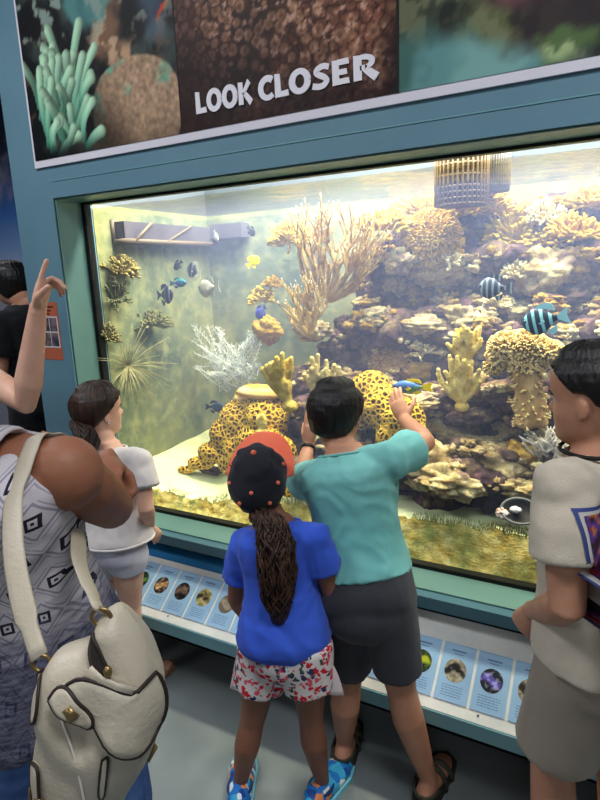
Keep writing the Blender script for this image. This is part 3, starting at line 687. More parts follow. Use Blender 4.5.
# finger corals
def fingers(px, py, y, fan, seed, r0, label, m_, h, name='finger_coral', n2=2):
    rr = random.Random(seed); p = at(px, py, y) if y else hit(px, py, -.02); m = MB()
    m.ball(p - V3((0, 0, .01)), (r0 * 3, r0 * 2.4, r0 * 2.2), 12, 8)
    for dx, dz in fan:
        L = h * rr.uniform(.8, 1.15) * math.hypot(dx * .8, dz); d = V3((dx, rr.uniform(-.35, .1), dz)).normalized(); pts = [p]; q = p.copy()
        for i in range(5): d = (d + V3((rr.uniform(-.12, .12), rr.uniform(-.1, .1), .12))).normalized(); q = q + d * L / 5; pts.append(q.copy())
        m.tube(pts, [r0 * rr.uniform(.9, 1.15) for _ in pts], 10, rnd_b=True)
        for k in range(n2):
            s_ = pts[rr.choice((2, 3))]; e = (d + V3((rr.choice((-1, 1)) * .7, rr.uniform(-.4, .1), .35))).normalized()
            m.tube([s_, s_ + e * L * .22, s_ + (e + V3((0, 0, .9))).normalized() * L * .5], [r0 * .95, r0 * .95, r0 * .85], 10, rnd_b=True)
    me = fuse(m, r0 * .33, 2); displace(me, lambda q: r0 * .16 * noise.noise(q * 130)); 
    o = obj(name, me, m_); return tag(o, label, 'coral')
yf = 2.13
fingers(462, 404, yf, [(-.6, .8), (-.3, 1.1), (.0, .9), (.35, .8), (.75, .7), (-.85, .55), (.15, 1.15), (-.45, 1.0), (.55, .9), (-.15, .7)], 61, .0092, 'lower yellow finger coral in the middle of the mound', fing, .15)
fingers(467, 360, yf - .01, [(-.5, .65), (-.1, .85), (.3, .85), (.6, .6), (-.8, .4), (.1, 1.0), (-.3, .9), (.45, .75)], 62, .0088, 'upper yellow finger coral just above the lower one', fing, .12)
fingers(290, 404, 2.04, [(-.75, 1.0), (-.45, 1.25), (-.1, 1.0), (-.95, .75), (-.15, .65), (-.6, 1.1), (-.3, .8)], 63, .0125, 'yellow green finger coral above the dark cap, leaning left', cmat('olive_finger_coral', rgb(164, 138, 52), rgb(200, 178, 96), 30), .165)
fingers(262, 432, 2.08, [(-.25, .8), (.15, 1.0), (.3, .6)], 64, .012, 'short yellow finger coral right above the cap brim', fing, .085)
fingers(320, 400, 2.08, [(-.35, 1.0), (.0, 1.1), (.3, .95), (.55, 1.1), (.85, .8), (-.6, .7), (.15, .7), (.7, .9)], 65, .0105, 'grey yellow finger coral above the teal boy head', cmat('grey_finger_coral', rgb(160, 142, 88), rgb(196, 180, 126), 30), .14)
# honeycomb plates
def comb_mat(name, scale, a, b):
    t = NT(name); vec = t.coords(); v = t.n('ShaderNodeTexVoronoi', feature='DISTANCE_TO_EDGE'); v.inputs['Scale'].default_value = scale; v.inputs['Randomness'].default_value = .75; t.l(vec, v.inputs['Vector'])
    c = t.ramp(v.outputs['Distance'], [(.0, b), (.10, b), (.26, a)]); h = t.ramp(v.outputs['Distance'], [(.05, (1, 1, 1, 1)), (.35, (0, 0, 0, 1))])
    return t.bsdf(c, .8, .1, h, 1, .02).m
comb = comb_mat('honeycomb_coral', 46, rgb(104, 66, 18), rgb(226, 184, 66))
def blobby(parts, voxel, amp, sc):
    m = MB()
    for c, r in parts: m.ball(c, r, 20, 14)
    me = fuse(m, voxel, 3); return displace(me, lambda p: amp * fbm(p, sc, 3))
P = lambda px, py, y, r, k=1.0, kz=1.0: (at(px, py, y), tuple(V3((r * k, r * .7, r * kz)) * (y / .88 / F_PX)))
o = obj('honeycomb_coral', blobby([P(255, 405, 2.25, 26, 1.1, .9), P(240, 420, 2.22, 26, 1, .9), P(228, 436, 2.2, 24, 1, .85), P(214, 452, 2.18, 19, 1.2, .7), P(200, 463, 2.16, 13, 1.4, .6), P(186, 470, 2.14, 8, 1.6, .6), P(265, 420, 2.2, 28), P(256, 446, 2.16, 26), P(275, 455, 2.12, 26), P(290, 500, 2.06, 20), P(240, 455, 2.17, 22), P(228, 462, 2.16, 14)], .009, .007, 9), comb)
tag(o, 'yellow honeycomb coral sloping down to the sand behind the dark cap', 'coral')
o = obj('honeycomb_coral', blobby([P(372, 392, 2.2, 22), P(385, 410, 2.14, 24), P(402, 420, 2.1, 22), P(360, 410, 2.2, 22), P(395, 440, 2.1, 22), P(412, 432, 2.08, 14)], .009, .01, 9), comb)
tag(o, 'yellow honeycomb coral behind the raised hand of the boy in teal', 'coral')
o = obj('plate_coral', blobby([P(262, 392, 2.22, 24, 1.3, .32), P(247, 398, 2.22, 14, 1.2, .3)], .008, .006, 12), mat('striped_plate', rgb(212, 150, 66), .8, .1, rgb(240, 214, 150), 14, .5, stretch=(.3, .3, 5)))
tag(o, 'orange layered plate coral capping the left honeycomb coral', 'coral')
# leather coral: stalk with a drooping frilled cap
rr = random.Random(71); lp = at(525, 400, 2.10); lroot = thing('leather_coral', 'cream leather coral with a drooping frilled cap left of the boy in beige', 'coral', lp)
lm = mat('cream_leather_coral', rgb(204, 176, 110), .75, .15, rgb(228, 208, 150), 30, .5)
m = MB(); q = lambda px, py, y=2.08: at(px, py, y)
m.tube([q(532, 425), q(530, 395), q(526, 365), q(524, 345)], [.055, .046, .05, .06], 14); m.ball(q(524, 344), (.078, .055, .036), 18, 10); m.ball(q(505, 345), (.05, .05, .035), 14, 10); m.ball(q(548, 352), (.05, .05, .03), 14, 10)
m.tube([q(508, 345), q(497, 355), q(493, 366)], [.04, .034, .026], 12, rnd_b=True); m.ball(q(530, 405), (.06, .05, .06), 14, 10)
me = fuse(m, .009, 3); displace(me, lambda p: .007 * fbm(p, 18, 3)); obj('stalk', me, mat('tan_leather_stalk', rgb(160, 126, 80), .8, .1, rgb(200, 170, 116), 26, .4, stretch=(1, 1, .3)), lroot)
bv = BVHTree.FromPolygons([tuple(v.co) for v in me.vertices], [tuple(p.vertices) for p in me.polygons]); m = MB()
vv = [(v.co.copy(), v.normal.copy()) for v in me.vertices]; zc = q(525, 372).z; zb = q(497, 372).z
for k in range(2600):
    c_, n_ = rr.choice(vv)
    if c_.z < zc and rr.random() > .12 and not (c_.x < q(506, 360).x and c_.z > zb): continue
    d = (n_ + V3((rr.uniform(-.4, .4), rr.uniform(-.4, .4), rr.uniform(-.5, .2)))).normalized(); m.tube([c_, c_ + d * .013], [.0042, .0036], 5, rnd_b=True)
obj('polyps', m, lm, lroot)
# white thicket coral by the beige boy
rr = random.Random(72); p = hit(548, 452, -.03); m = MB()
for k in range(46):
    a = rr.uniform(-1.2, 1.3); s_ = p + V3((rr.uniform(-.05, .05), rr.uniform(-.03, .03), rr.uniform(-.03, .03)))
    branch(m, s_, (math.sin(a), -rr.uniform(.1, .5), math.cos(a) * .7), .055, .0055, 1, rr, .6, (1, 2), .1)
o = obj('thicket_coral', m, cmat('white_thicket', rgb(232, 226, 212), rgb(248, 244, 236), 30)); tag(o, 'white bristly coral thicket beside the beige shoulder', 'coral')
# white feathery sea plumes at the left
rr = random.Random(73); pm = cmat('white_sea_plume', rgb(206, 214, 220), rgb(232, 236, 238), 30); m = MB()
for k in range(46):
    s_ = at(rr.uniform(212, 258), rr.uniform(370, 392), 2.45); tip = at(rr.uniform(184, 266), rr.uniform(324, 376), 2.45 + rr.uniform(-.1, .12)); mid = lerp(s_, tip, .5) + V3((rr.uniform(-.03, .03), 0, rr.uniform(-.01, .03)))
    c_ = cat_rom([s_, mid, tip], 7); m.tube(c_, [.0028 - .0015 * i / len(c_) for i in range(len(c_))], 5)
    for i in range(2, len(c_) - 1):
        d = (c_[i + 1] - c_[i]).normalized() if i + 1 < len(c_) else d
        for sgn in (-1, 1):
            for j in range(2):
                e = (d * .9 + V3((sgn * rr.uniform(.4, 1), rr.uniform(-.4, .4), sgn * rr.uniform(-.5, .5)))).normalized(); b = c_[i] + d * .004 * j; m.tube([b, b + e * rr.uniform(.014, .032)], [.0013, .0008], 4)
o = obj('sea_plume', m, pm); tag(o, 'white feathery sea plume thicket left of the rock mound', 'coral')
# spiky feather star and plants on the left wall
rr = random.Random(74); m = MB(); p = atx(128, 366)
for k in range(70):
    a = rr.uniform(0, 2 * math.pi); L = rr.uniform(.12, .26); d = V3((abs(rr.gauss(0, .35)), math.cos(a), math.sin(a) * .9)).normalized(); e = p + d * L + V3((0, 0, -.02)); m.tube([p, lerp(p, e, .5) + V3((0, 0, .012)), e], [.0016, .0014, .0009], 5)
o = obj('feather_star', m, cmat('pale_feather_star', rgb(140, 136, 98), rgb(176, 172, 130), 30)); tag(o, 'spiky pale feather star just above the head of the girl in white', 'feather star')
o = tuft(118, 275, 'wall', 22, 18, 80, 75, 'yellow tuft coral high on the left tank wall', cmat('dull_yellow_tuft', rgb(124, 112, 62), rgb(164, 148, 88), 26), .005)
o = tuft(150, 325, 'wall', 24, 12, 60, 76, 'olive grassy tuft on the left tank wall above the feather star', cmat('olive_tuft', rgb(110, 112, 72), rgb(140, 138, 92), 26), .004)
o = tuft(115, 300, 'wall', 16, 22, 40, 77, 'dark hanging weed tuft at the left edge of the glass', cmat('dark_weed', rgb(84, 88, 66), rgb(120, 120, 86), 26), .004)
tuft(108, 340, 'wall', 14, 16, 50, 79, 'brownish weed tuft by the left edge of the glass near the feather star', cmat('brown_weed', rgb(110, 104, 76), rgb(150, 140, 100), 26), .004)
# starfish-like dark blue shape and small shell handled with the fish below
# ---- small encrusting lumps all over the upward faces
rr = random.Random(81)
def crust(name, label, m_, n, seed, box, rmin, rmax):
    rr = random.Random(seed); m = MB(); tries = 0; cnt = 0
    base = MB().ball((0, 0, 0), 1, 14, 9)
    while cnt < n and tries < n * 30:
        tries += 1
        px, py = rr.uniform(box[0], box[2]), rr.uniform(box[1], box[3])
        d = ray(px, py); loc, nn, i, t = BVH.ray_cast(CAM, d)
        if loc is None or noise.noise(loc * 9 + V3((seed, 0, 0))) < -.05: continue
        if nn.z < .15 - .5 * rr.random(): continue
        r = rr.uniform(rmin, rmax); o_ = len(m.v); sc_ = (r * rr.uniform(.8, 1.7), r * rr.uniform(.8, 1.5), r * rr.uniform(.5, 1.0)); sd = rr.uniform(0, 99)
        vs = []
        for v in base.v:
            k = 1 + .75 * fbm(V3(v) + V3((sd, 0, 0)), 1.9, 3); vs.append((loc.x + v[0] * sc_[0] * k, loc.y + v[1] * sc_[1] * k, loc.z + v[2] * sc_[2] * k))
        m.add(vs, base.f); cnt += 1
    o = obj(name, m, m_); tag(o, label, 'encrusting growth', kind='stuff')
crust('cream_encrustation', 'cream crusts and coral rubble scattered over the rock mound', rock_b, 900, 3, (260, 255, 620, 490), .005, .020)
crust('yellow_encrustation', 'yellow algae crusts scattered over the upper rock mound', rock_c, 520, 8, (330, 195, 620, 330), .005, .018)
# ---- strainer baskets at the water surface
def basket(px0, px1, pzb, y, label, c0):
    a, b = at(px0, 160, y), at(px1, 160, y); cx = (a.x + b.x) / 2; r = (b.x - a.x) / 2; zb = at((px0 + px1) / 2, pzb, y).z; zt = 2.12
    root = thing('strainer_basket', label, 'basket', (cx, y + r, zb)); m = MB(); n = 34; cy = y + r
    for k in range(n):
        q = 2 * math.pi * k / n; x, yy = cx + r * math.cos(q), cy + r * math.sin(q); m.tube([(x, yy, zb), (x, yy, zt)], [.0042, .0042], 6)
    bm_ = mat('basket_plastic', c0, .6, .3); obj('ribs', m, bm_, root); m = MB(); z = zb
    while z < zt:
        pts = [(cx + (r - .002) * math.cos(2 * math.pi * k / 36), cy + (r - .002) * math.sin(2 * math.pi * k / 36), z) for k in range(37)]; m.tube(pts, [.0032] * 37, 5, cap=False); z += .021 if z < zb + .06 else .04
    obj('hoops', m, bm_, root)
    obj('core', MB().tube([(cx, cy, zb), (cx, cy, zt)], [r - .012, r - .012], 28), mat('basket_core', rgb(70, 58, 52), .7), root)
basket(429, 483, 203, 2.26, 'brown grey ribbed strainer basket at the top of the rock mound', rgb(128, 106, 88))
basket(482, 508, 190, 2.45, 'smaller grey strainer basket behind the right side of the brown one', rgb(110, 106, 108))
# ---- overflow box on the back wall at the upper left
zo = atx(120, 240, XL + .08).z; ob = thing('overflow_box', 'dark overflow box below the water surface at the upper left of the tank', 'overflow box', (XL + .04, 2.4, zo))
bx1 = at(240, 215, 2.66).x
m = MB(); m.box((XL + .003, 2.02, zo), (XL + .08, TY1 - .003, 1.86)); obj('body', m, mat('dark_overflow_plastic', rgb(74, 70, 84), .6, c2=rgb(92, 88, 98), scale=8), ob, smooth=False)
m = MB(); m.box((XL + .08, 2.66, 1.80), (bx1, TY1 - .003, 1.875)); obj('gutter', m, ob.children[0].data.materials[0], ob, smooth=False)
m = MB(); m.box((XL + .003, 2.01, zo - .012), (XL + .088, TY1 - .003, zo + .008)); m.box((XL + .003, 2.01, zo), (XL + .02, 2.03, 1.87))
m.tube([(XL + .083, 2.08, zo), (XL + .083, 2.2, 1.86)], [.008, .008], 6); m.tube([(XL + .083, 2.3, zo), (XL + .083, 2.5, 1.86)], [.006, .006], 6)
obj('rim', m, mat('brown_overflow_rim', rgb(112, 98, 82), .6), ob)
# ---- fish
eye_m = mat('black_fish_eye', rgb(8, 8, 10), .2, .5)
def stripes(name, a, b, n, w_=.5, axis=0):
    t = NT(name); sp_ = t.n('ShaderNodeSeparateXYZ'); t.l(t.coords(), sp_.inputs[0]); f = t.math('SINE', t.math('MULTIPLY', sp_.outputs[axis], n))
    return t.bsdf(t.ramp(f, [(w_ - .06, a), (w_ + .06, b)]), .5, .3).m
def fish(name, label, px, py, y, Lpx, mb, fm, tall=.5, yaw=0, pitch=0, flip=1, thick=.16, tail=.24, pos=None):
    p = pos or at(px, py, y); L = Lpx * (p - CAM).length / F_PX; root = thing(name, label, 'fish', (0, 0, 0)); xs = np.linspace(0, 1, 19)
    prof = np.interp(xs, [0, .04, .12, .28, .45, .65, .82, .92, 1], [.02, .28, .55, .9, 1, .82, .42, .22, .2]); bl_ = L * (1 - tail)
    m = MB(); rings = []
    for x, h in zip(xs, prof):
        cx = L * .5 - x * bl_; hh = h * tall * L * .5; tt = thick * L * .5 * min(1, h * 1.1)
        rings.append([V3((cx, math.cos(q) * tt, math.sin(q) * hh)) for q in [2 * math.pi * k / 14 for k in range(14)]])
    obj('body', m.rings(rings), mb, root)
    def fin(nm, pts, y0=0.0, th=.012):
        obj(nm, MB().prism([(a_ * L, b_ * L) for a_, b_ in pts], (0, y0 * L - th * L / 2, 0), (1, 0, 0), (0, 0, 1), (0, 1, 0), th * L), fm, root, smooth=False)
    xe = .5 - (1 - tail); t2 = tall / 2
    fin('tail_fin', [(xe + .03, .035), (xe - .05, .07), (-.5, t2 * .62), (-.455, 0), (-.5, -t2 * .62), (xe - .05, -.07), (xe + .03, -.035)])
    fin('dorsal_fin', [(.22, t2 * .72), (.1, t2 * 1.18), (-.08, t2 * 1.22), (-.2, t2 * 1.05), (-.24, t2 * .5), (-.02, t2 * .8)])
    fin('anal_fin', [(.0, -t2 * .8), (-.08, -t2 * 1.2), (-.2, -t2 * 1.0), (-.24, -t2 * .5)])
    for sg in (-1, 1):
        fin('pectoral_fin', [(.16, -.02), (.06, .03), (-.02, -.03), (.08, -.08)], sg * (thick * .46), .008)
        obj('eye', MB().ball((L * (.5 - .12 * (1 - tail)), sg * thick * L * .30, tall * L * .09), L * .03, 10, 8), eye_m, root)
    root.location = p; root.rotation_euler = (0, pitch, (math.pi if flip < 0 else 0) + yaw + math.radians(-10)); root.scale = (1, 1, 1); return root
navy = mat('navy_fish', rgb(34, 40, 66), .5, .3, rgb(60, 66, 92), 40); navy_s = stripes('navy_barred_fish', rgb(30, 34, 54), rgb(104, 110, 126), 190, .6)
dark = mat('dark_fish', rgb(40, 42, 56), .5); pale = mat('pale_grey_fish', rgb(196, 194, 176), .5, .3, rgb(164, 164, 150), 30)
green = mat('green_blue_fish', rgb(40, 136, 110), .4, .3, rgb(34, 74, 150), 12, lo=.42, hi=.56); yellow = mat('yellow_fish', rgb(246, 214, 20), .5); blue_v = mat('violet_blue_fish', rgb(62, 70, 160), .5, .3, rgb(92, 100, 186), 30)
ser = stripes('grey_barred_fish', rgb(84, 96, 120), rgb(160, 174, 184), 330, .36); ser2 = stripes('turquoise_barred_fish', rgb(36, 52, 74), rgb(140, 206, 216), 260, .34); aqua = mat('aqua_fin', rgb(150, 206, 220), .5)
fish('angelfish', 'dark barred fish with a tall body left of the small green fish', 165, 295, 2.25, 24, navy_s, navy, .72)
fish('damselfish', 'small dark fish topmost of the group of five at the left', 178, 265, 2.3, 15, dark, dark, .5, flip=-1, pitch=.5)
fish('surgeonfish', 'dark round fish with a pale rim just above the pale oval fish', 194, 271, 2.42, 20, navy_s, pale, .78, flip=-1, pitch=-.3)
fish('wrasse', 'small green and blue fish between the dark barred fish and the pale oval fish', 178, 283, 2.3, 25, green, green, .34)
fish('filefish', 'pale oval fish, largest of the group at the left', 209, 288, 2.2, 30, pale, pale, .6, flip=-1, pitch=.1)
fish('tang', 'bright yellow fish alone left of the tall branching coral', 253, 262, 2.3, 15, yellow, yellow, .7, yaw=1.0, pitch=-.6)
fish('damselfish', 'violet blue fish left of the lower branching coral', 261, 312, 2.25, 18, blue_v, blue_v, .62, flip=-1, pitch=.7)
fish('damselfish', 'small dark grey fish near the surface left of the yellow soft coral', 251, 231, 2.45, 13, dark, dark, .6, pitch=.8)
fish('cardinalfish', 'tiny white fish just below the overflow box', 216, 236, 2.4, 12, pale, pale, .4, pitch=1.2)
fish('damselfish', 'dark blue fish low in the tank left of the honeycomb coral', 215, 407, 2.2, 22, mat('dark_teal_fish', rgb(26, 52, 74), .5), dark, .5, yaw=.3)
fish('sergeant_fish', 'pale grey barred fish under the rock ledge at the right', 495, 288, 1.99, 33, ser, ser, .62, flip=-1)
fish('sergeant_fish', 'turquoise fish with black bars above the boy in beige', 545, 320, 1.95, 42, ser2, aqua, .60, flip=-1, pitch=.25)
fish('parrotfish', 'long blue and green fish beside the raised hand', 412, 387, 1.97, 44, mat('parrot_scales', rgb(70, 110, 170), .4, .3, rgb(120, 176, 70), 7, lo=.44, hi=.54), yellow, .3, flip=-1, pitch=.08)
# ---- small things lying in the tank
o = obj('clam', rock_mesh((.022, .014, .018), 5, .3, 24), cream); o.location = atx(178, 384, XL + .012) if False else at(178, 384, 2.735); tag(o, 'small white clam on the back wall above the open sand', 'clam')
dp = at(520, 512, 1.925); dish = thing('feeding_dish', 'round black dish with a grey rim at the sand edge beside the beige shirt', 'dish', dp)
e1, e2, e3 = V3((1, 0, 0)), V3((0, .62, .78)), V3((0, -.78, .62))
def oval(rx, rz, h, n=36): return [dp + e1 * (rx * math.cos(2 * math.pi * k / n)) + e2 * (rz * math.sin(2 * math.pi * k / n)) + e3 * h for k in range(n)]
obj('bowl', MB().rings([oval(.004, .003, -.004), oval(.05, .036, -.002), oval(.058, .042, .012), oval(.054, .039, .012), oval(.044, .032, .004), oval(.004, .003, .002)]), black, dish)
obj('rim', MB().tube(oval(.060, .044, .011) + [oval(.060, .044, .011)[0]], [.0045] * 37, 8, cap=False), mat('grey_dish_rim', rgb(96, 98, 102), .5), dish)
o = obj('food_lump', rock_mesh((.018, .013, .011), 3, .25, 24), mat('pale_grey_food', rgb(186, 186, 196), .7)); o.location = dp + e3 * .018 + e1 * -.012; tag(o, 'pale grey lump lying in the black dish', 'food')
o = obj('hermit_shell', rock_mesh((.022, .018, .020), 8, .4, 28), mat('orange_white_shell', rgb(176, 112, 66), .6, .3, rgb(214, 214, 220), 40)); o.location = at(502, 513, 1.915) ; tag(o, 'small orange and white shell at the left rim of the black dish', 'shell')
# ---- water surface, tank hood with lights
ws = NT('water_surface'); vec = ws.coords(scale=(.7, 1, 1))
bmp = ws.n('ShaderNodeBump'); bmp.inputs['Strength'].default_value = .35; bmp.inputs['Distance'].default_value = .03; ws.l(ws.noise(vec, 14, 3), bmp.inputs['Height'])
tr = ws.n('ShaderNodeBsdfTransparent'); gl = ws.n('ShaderNodeBsdfGlossy'); gl.inputs['Roughness'].default_value = .08; gl.inputs['Color'].default_value = (.52, .46, .20, 1); ws.l(bmp.outputs[0], gl.inputs['Normal'])  # reflection tinted yellow by colour to imitate mirrored yellow algae
mx = ws.n('ShaderNodeMixShader'); mx.inputs[0].default_value = .5; ws.l(tr.outputs[0], mx.inputs[1]); ws.l(gl.outputs[0], mx.inputs[2]); ws.l(mx.outputs[0], ws.out.inputs[0])
m = MB().grid(lambda u, v: (lambda x, y: (x, y, TZW + .006 * noise.noise(V3((x * 6, y * 9, 0)))))(lerp(XL, XR, u), lerp(TY0, TY1, v)), 140, 50)
o = obj('water_surface', m, ws.m); o['kind'] = 'structure'
struct('ceiling_hood', MB().box((XL - .02, G + .062, 3.0), (XR + .02, TY1, 3.02)), mat('hood_grey', rgb(70, 74, 80), .7))
wv = NT('tank_water'); vs_ = wv.n('ShaderNodeVolumeScatter'); vs_.inputs['Color'].default_value = (.44, .54, 1.0, 1); vs_.inputs['Density'].default_value = HAZE; vs_.inputs['Anisotropy'].default_value = .2; wv.l(vs_.outputs[0], wv.out.inputs['Volume'])
o = struct('water', MB().box((XL + .001, TY0 - .002, .5), (XR - .001, TY1 - .002, TZW - .012)), wv.m, label='hazy bluish water of the tank')
# ================================================================ people
def sstep(a, b, x):
    t = max(0.0, min(1.0, (x - a) / (b - a))); return t * t * (3 - 2 * t)
_Z = [0, .04, .09, .14, .18, .22, .26, .30, .36, .42, .48, .54, .60, .68, .76, .84, .90, .95, .985, 1.0]
_XF = [.20, .31, .365, .375, .352, .362, .36, .368, .362, .352, .345, .372, .385, .385, .365, .31, .245, .165, .08, .0]
_XB = [.02, .06, .12, .20, .26, .315, .35, .375, .405, .43, .45, .462, .465, .455, .43, .375, .305, .215, .115, .0]
_WD = [.10, .165, .21, .245, .262, .275, .285, .295, .308, .318, .325, .332, .336, .333, .315, .272, .215, .148, .075, .0]
def head_pt(th, z, off=0.0):
    """surface of a unit head (chin at z=0, crown at 1); th=0 is straight ahead, x forward, y left"""
    c, s = math.cos(th), math.sin(th); xf, xb, w = np.interp(z, _Z, _XF), np.interp(z, _Z, _XB), np.interp(z, _Z, _WD)
    p = 2.25; a = xf if c >= 0 else xb
    if a < 1e-6: return V3((0, 0, z))
    r = 1.0 / ((abs(c) / a) ** p + (abs(s) / max(w, 1e-6)) ** p) ** (1 / p)
    t = (th + math.pi) % (2 * math.pi) - math.pi
    nose = .105 * math.exp(-(t / .17) ** 2) * (sstep(.315, .37, z) * (1 - sstep(.38, .54, z)))
    lips = .018 * math.exp(-(t / .30) ** 2) * (math.exp(-((z - .225) / .02) ** 2) + math.exp(-((z - .275) / .02) ** 2))
    eye = -.035 * (math.exp(-((abs(t) - .42) / .17) ** 2)) * math.exp(-((z - .47) / .05) ** 2)
    brow = .012 * math.exp(-((abs(t) - .40) / .25) ** 2) * math.exp(-((z - .55) / .03) ** 2)
    chk = .014 * math.exp(-((abs(t) - .75) / .3) ** 2) * math.exp(-((z - .36) / .09) ** 2)
    r += nose + lips + eye + brow + chk + off
    return V3((r * c, r * s, z + (off * .9 if z > .9 else 0)))
class Head:
    def __init__(s, c, F, U, H):             # c: middle of the head
        s.U = V3(U).normalized(); F = V3(F); s.F = (F - s.U * F.dot(s.U)).normalized(); s.L = s.U.cross(s.F); s.H = H; s.c = V3(c)
    def w(s, p): return s.c + (s.F * p.x + s.L * p.y + s.U * (p.z - .5)) * s.H
    def add(s, mb):
        n, k = 72, 56; zs = [1 - (1 - i / k) ** 1.0 for i in range(k + 1)]
        mb.rings([[s.w(head_pt(2 * math.pi * j / n, min(max(z, .002), .998))) for j in range(n)] for z in zs])
        for sg in (1, -1):                   # ears
            c = s.w(V3((-.03, sg * .342, .43))); R = Matrix((s.F, s.L * sg, s.U)).transposed() @ Matrix.Rotation(math.radians(-24), 3, 'Z') @ Matrix.Rotation(.15, 3, 'Y')
            e = s.H; mb.ball(c, (.068 * e, .026 * e, .105 * e), 16, 10, R); mb.ball(c + R @ V3((.02 * e, .008 * e, -.075 * e)), (.034 * e, .02 * e, .045 * e), 12, 8, R)
    def hair(s, name, parent, m, line, thick=.055, rough=.018, freq=26, nth=120, nz=90, seed=0, lump=0.0, part=None):
        mb = MB(); rings = []
        for i in range(nz + 1):
            z = min(max(.02 + .977 * i / nz, .0), .998); ring = []
            for j in range(nth):
                th = 2 * math.pi * j / nth; t = abs((th + math.pi) % (2 * math.pi) - math.pi); zl = np.interp(math.degrees(t), [a for a, _ in line], [b for _, b in line])
                k = sstep(-.035, .05, z - zl + .02 * noise.noise(V3((math.cos(th) * 9, math.sin(th) * 9, seed))))
                o_ = lerp(-.03, thick, k); q = V3((math.cos(th) * freq * .5, math.sin(th) * freq * .5, z * 5 + seed))
                o_ += k * (rough * noise.noise(q) + rough * .6 * noise.noise(q * 2.3) + lump * noise.noise(V3((math.cos(th) * 2.4, math.sin(th) * 2.4, z * 3 + seed))))
                ring.append(s.w(head_pt(th, z, o_)))
            rings.append(ring)
        return obj(name, mb.rings(rings), m, parent)
    def eyes(s, parent, iris, brow_m):
        wm = WHITE_EYE
        for sg in (1, -1):
            p = head_pt(sg * .42, .47, -.012); c = s.w(p); e = obj('eye', MB().ball(c, .046 * s.H, 14, 10), wm, parent)
            d = (s.F + s.L * sg * .12).normalized(); R = Matrix((d.orthogonal().normalized(), d.cross(d.orthogonal().normalized()), d)).transposed()
            obj('iris', MB().ball(c + d * .030 * s.H, (.022 * s.H, .022 * s.H, .019 * s.H), 12, 8, R), iris, e)
            pts = [s.w(head_pt(sg * a, z, .004)) for a, z in ((.20, .545), (.36, .575), (.52, .575), (.68, .548))]
            obj('eyebrow', MB().tube(cat_rom(pts, 4), [.009 * s.H] * 13, 6, rnd_a=True, rnd_b=True), brow_m, parent)
WHITE_EYE = mat('eye_white', rgb(226, 222, 216), .3, .5); IRIS = mat('dark_iris', rgb(36, 24, 18), .2, .5)
def hand(mb, wrist, d, n, thumb, L, curl=(10, 14, 10), spread=.10, grip=None, tcurl=15, extra=None):
    """d: towards the fingertips, n: the way the palm faces, thumb: +1/-1 side of d x n"""
    d = V3(d).normalized(); n = V3(n); n = (n - d * n.dot(d)).normalized(); s = d.cross(n) * thumb; w = V3(wrist)
    mb.tube([w - d * L * .10, w + d * L * .06, w + d * L * .2, w + d * L * .38, w + d * L * .47, w + d * L * .50], [(L * .155, L * .115), (L * .165, L * .115), (L * .205, L * .12), (L * .225, L * .105), (L * .215, L * .09), (L * .19, L * .07)], 14, ref=s)
    for i, (o_, ln, r) in enumerate(((.155, .42, .052), (.05, .47, .054), (-.058, .43, .051), (-.158, .34, .045))):
        c = curl[i] if isinstance(curl[0], (tuple, list)) else curl
        q = w + d * L * (.42 - .03 * abs(i - 1)) + s * L * o_; e = (d + s * (o_ * spread * 9)).normalized(); pts = [q - e * L * .06, q + e * L * .04]; a = 0; q = pts[-1]; rad = [r * L * 1.05, r * L * 1.08]
        for f, cc in zip((.42, .32, .26), c):
            a += math.radians(cc); v = e * math.cos(a) + n * math.sin(a); q = q + v * L * ln * f; pts.append(q); rad.append(r * L * (1.0 - .12 * len(rad) / 4))
        mb.tube(pts, rad, 10, rnd_b=True)
    q = w + d * L * .10 + s * L * .14 + n * L * .04; a = math.radians(tcurl); t1 = (d * .62 + s * .75 + n * .25).normalized(); t2 = (d * .85 + s * .35 + n * (.25 + math.sin(a))).normalized()
    mb.tube([q - t1 * L * .08, q, q + t1 * L * .19, q + t1 * L * .19 + t2 * L * .17, q + t1 * L * .19 + t2 * L * .29], [L * .08, L * .09, L * .066, L * .058, L * .048], 10, rnd_b=True)
_T = [-.17, -.09, 0, .12, .25, .4, .55, .7, .82, .9, .96, 1.0, 1.06]
_A = [.055, .088, .099, .095, .087, .080, .084, .092, .098, .096, .075, .046, .034]
_B = [.045, .068, .074, .070, .063, .058, .060, .065, .064, .055, .044, .037, .034]
_O = [0, -.008, -.010, -.006, 0, .004, .004, .000, -.004, -.004, .0, .0, .0]
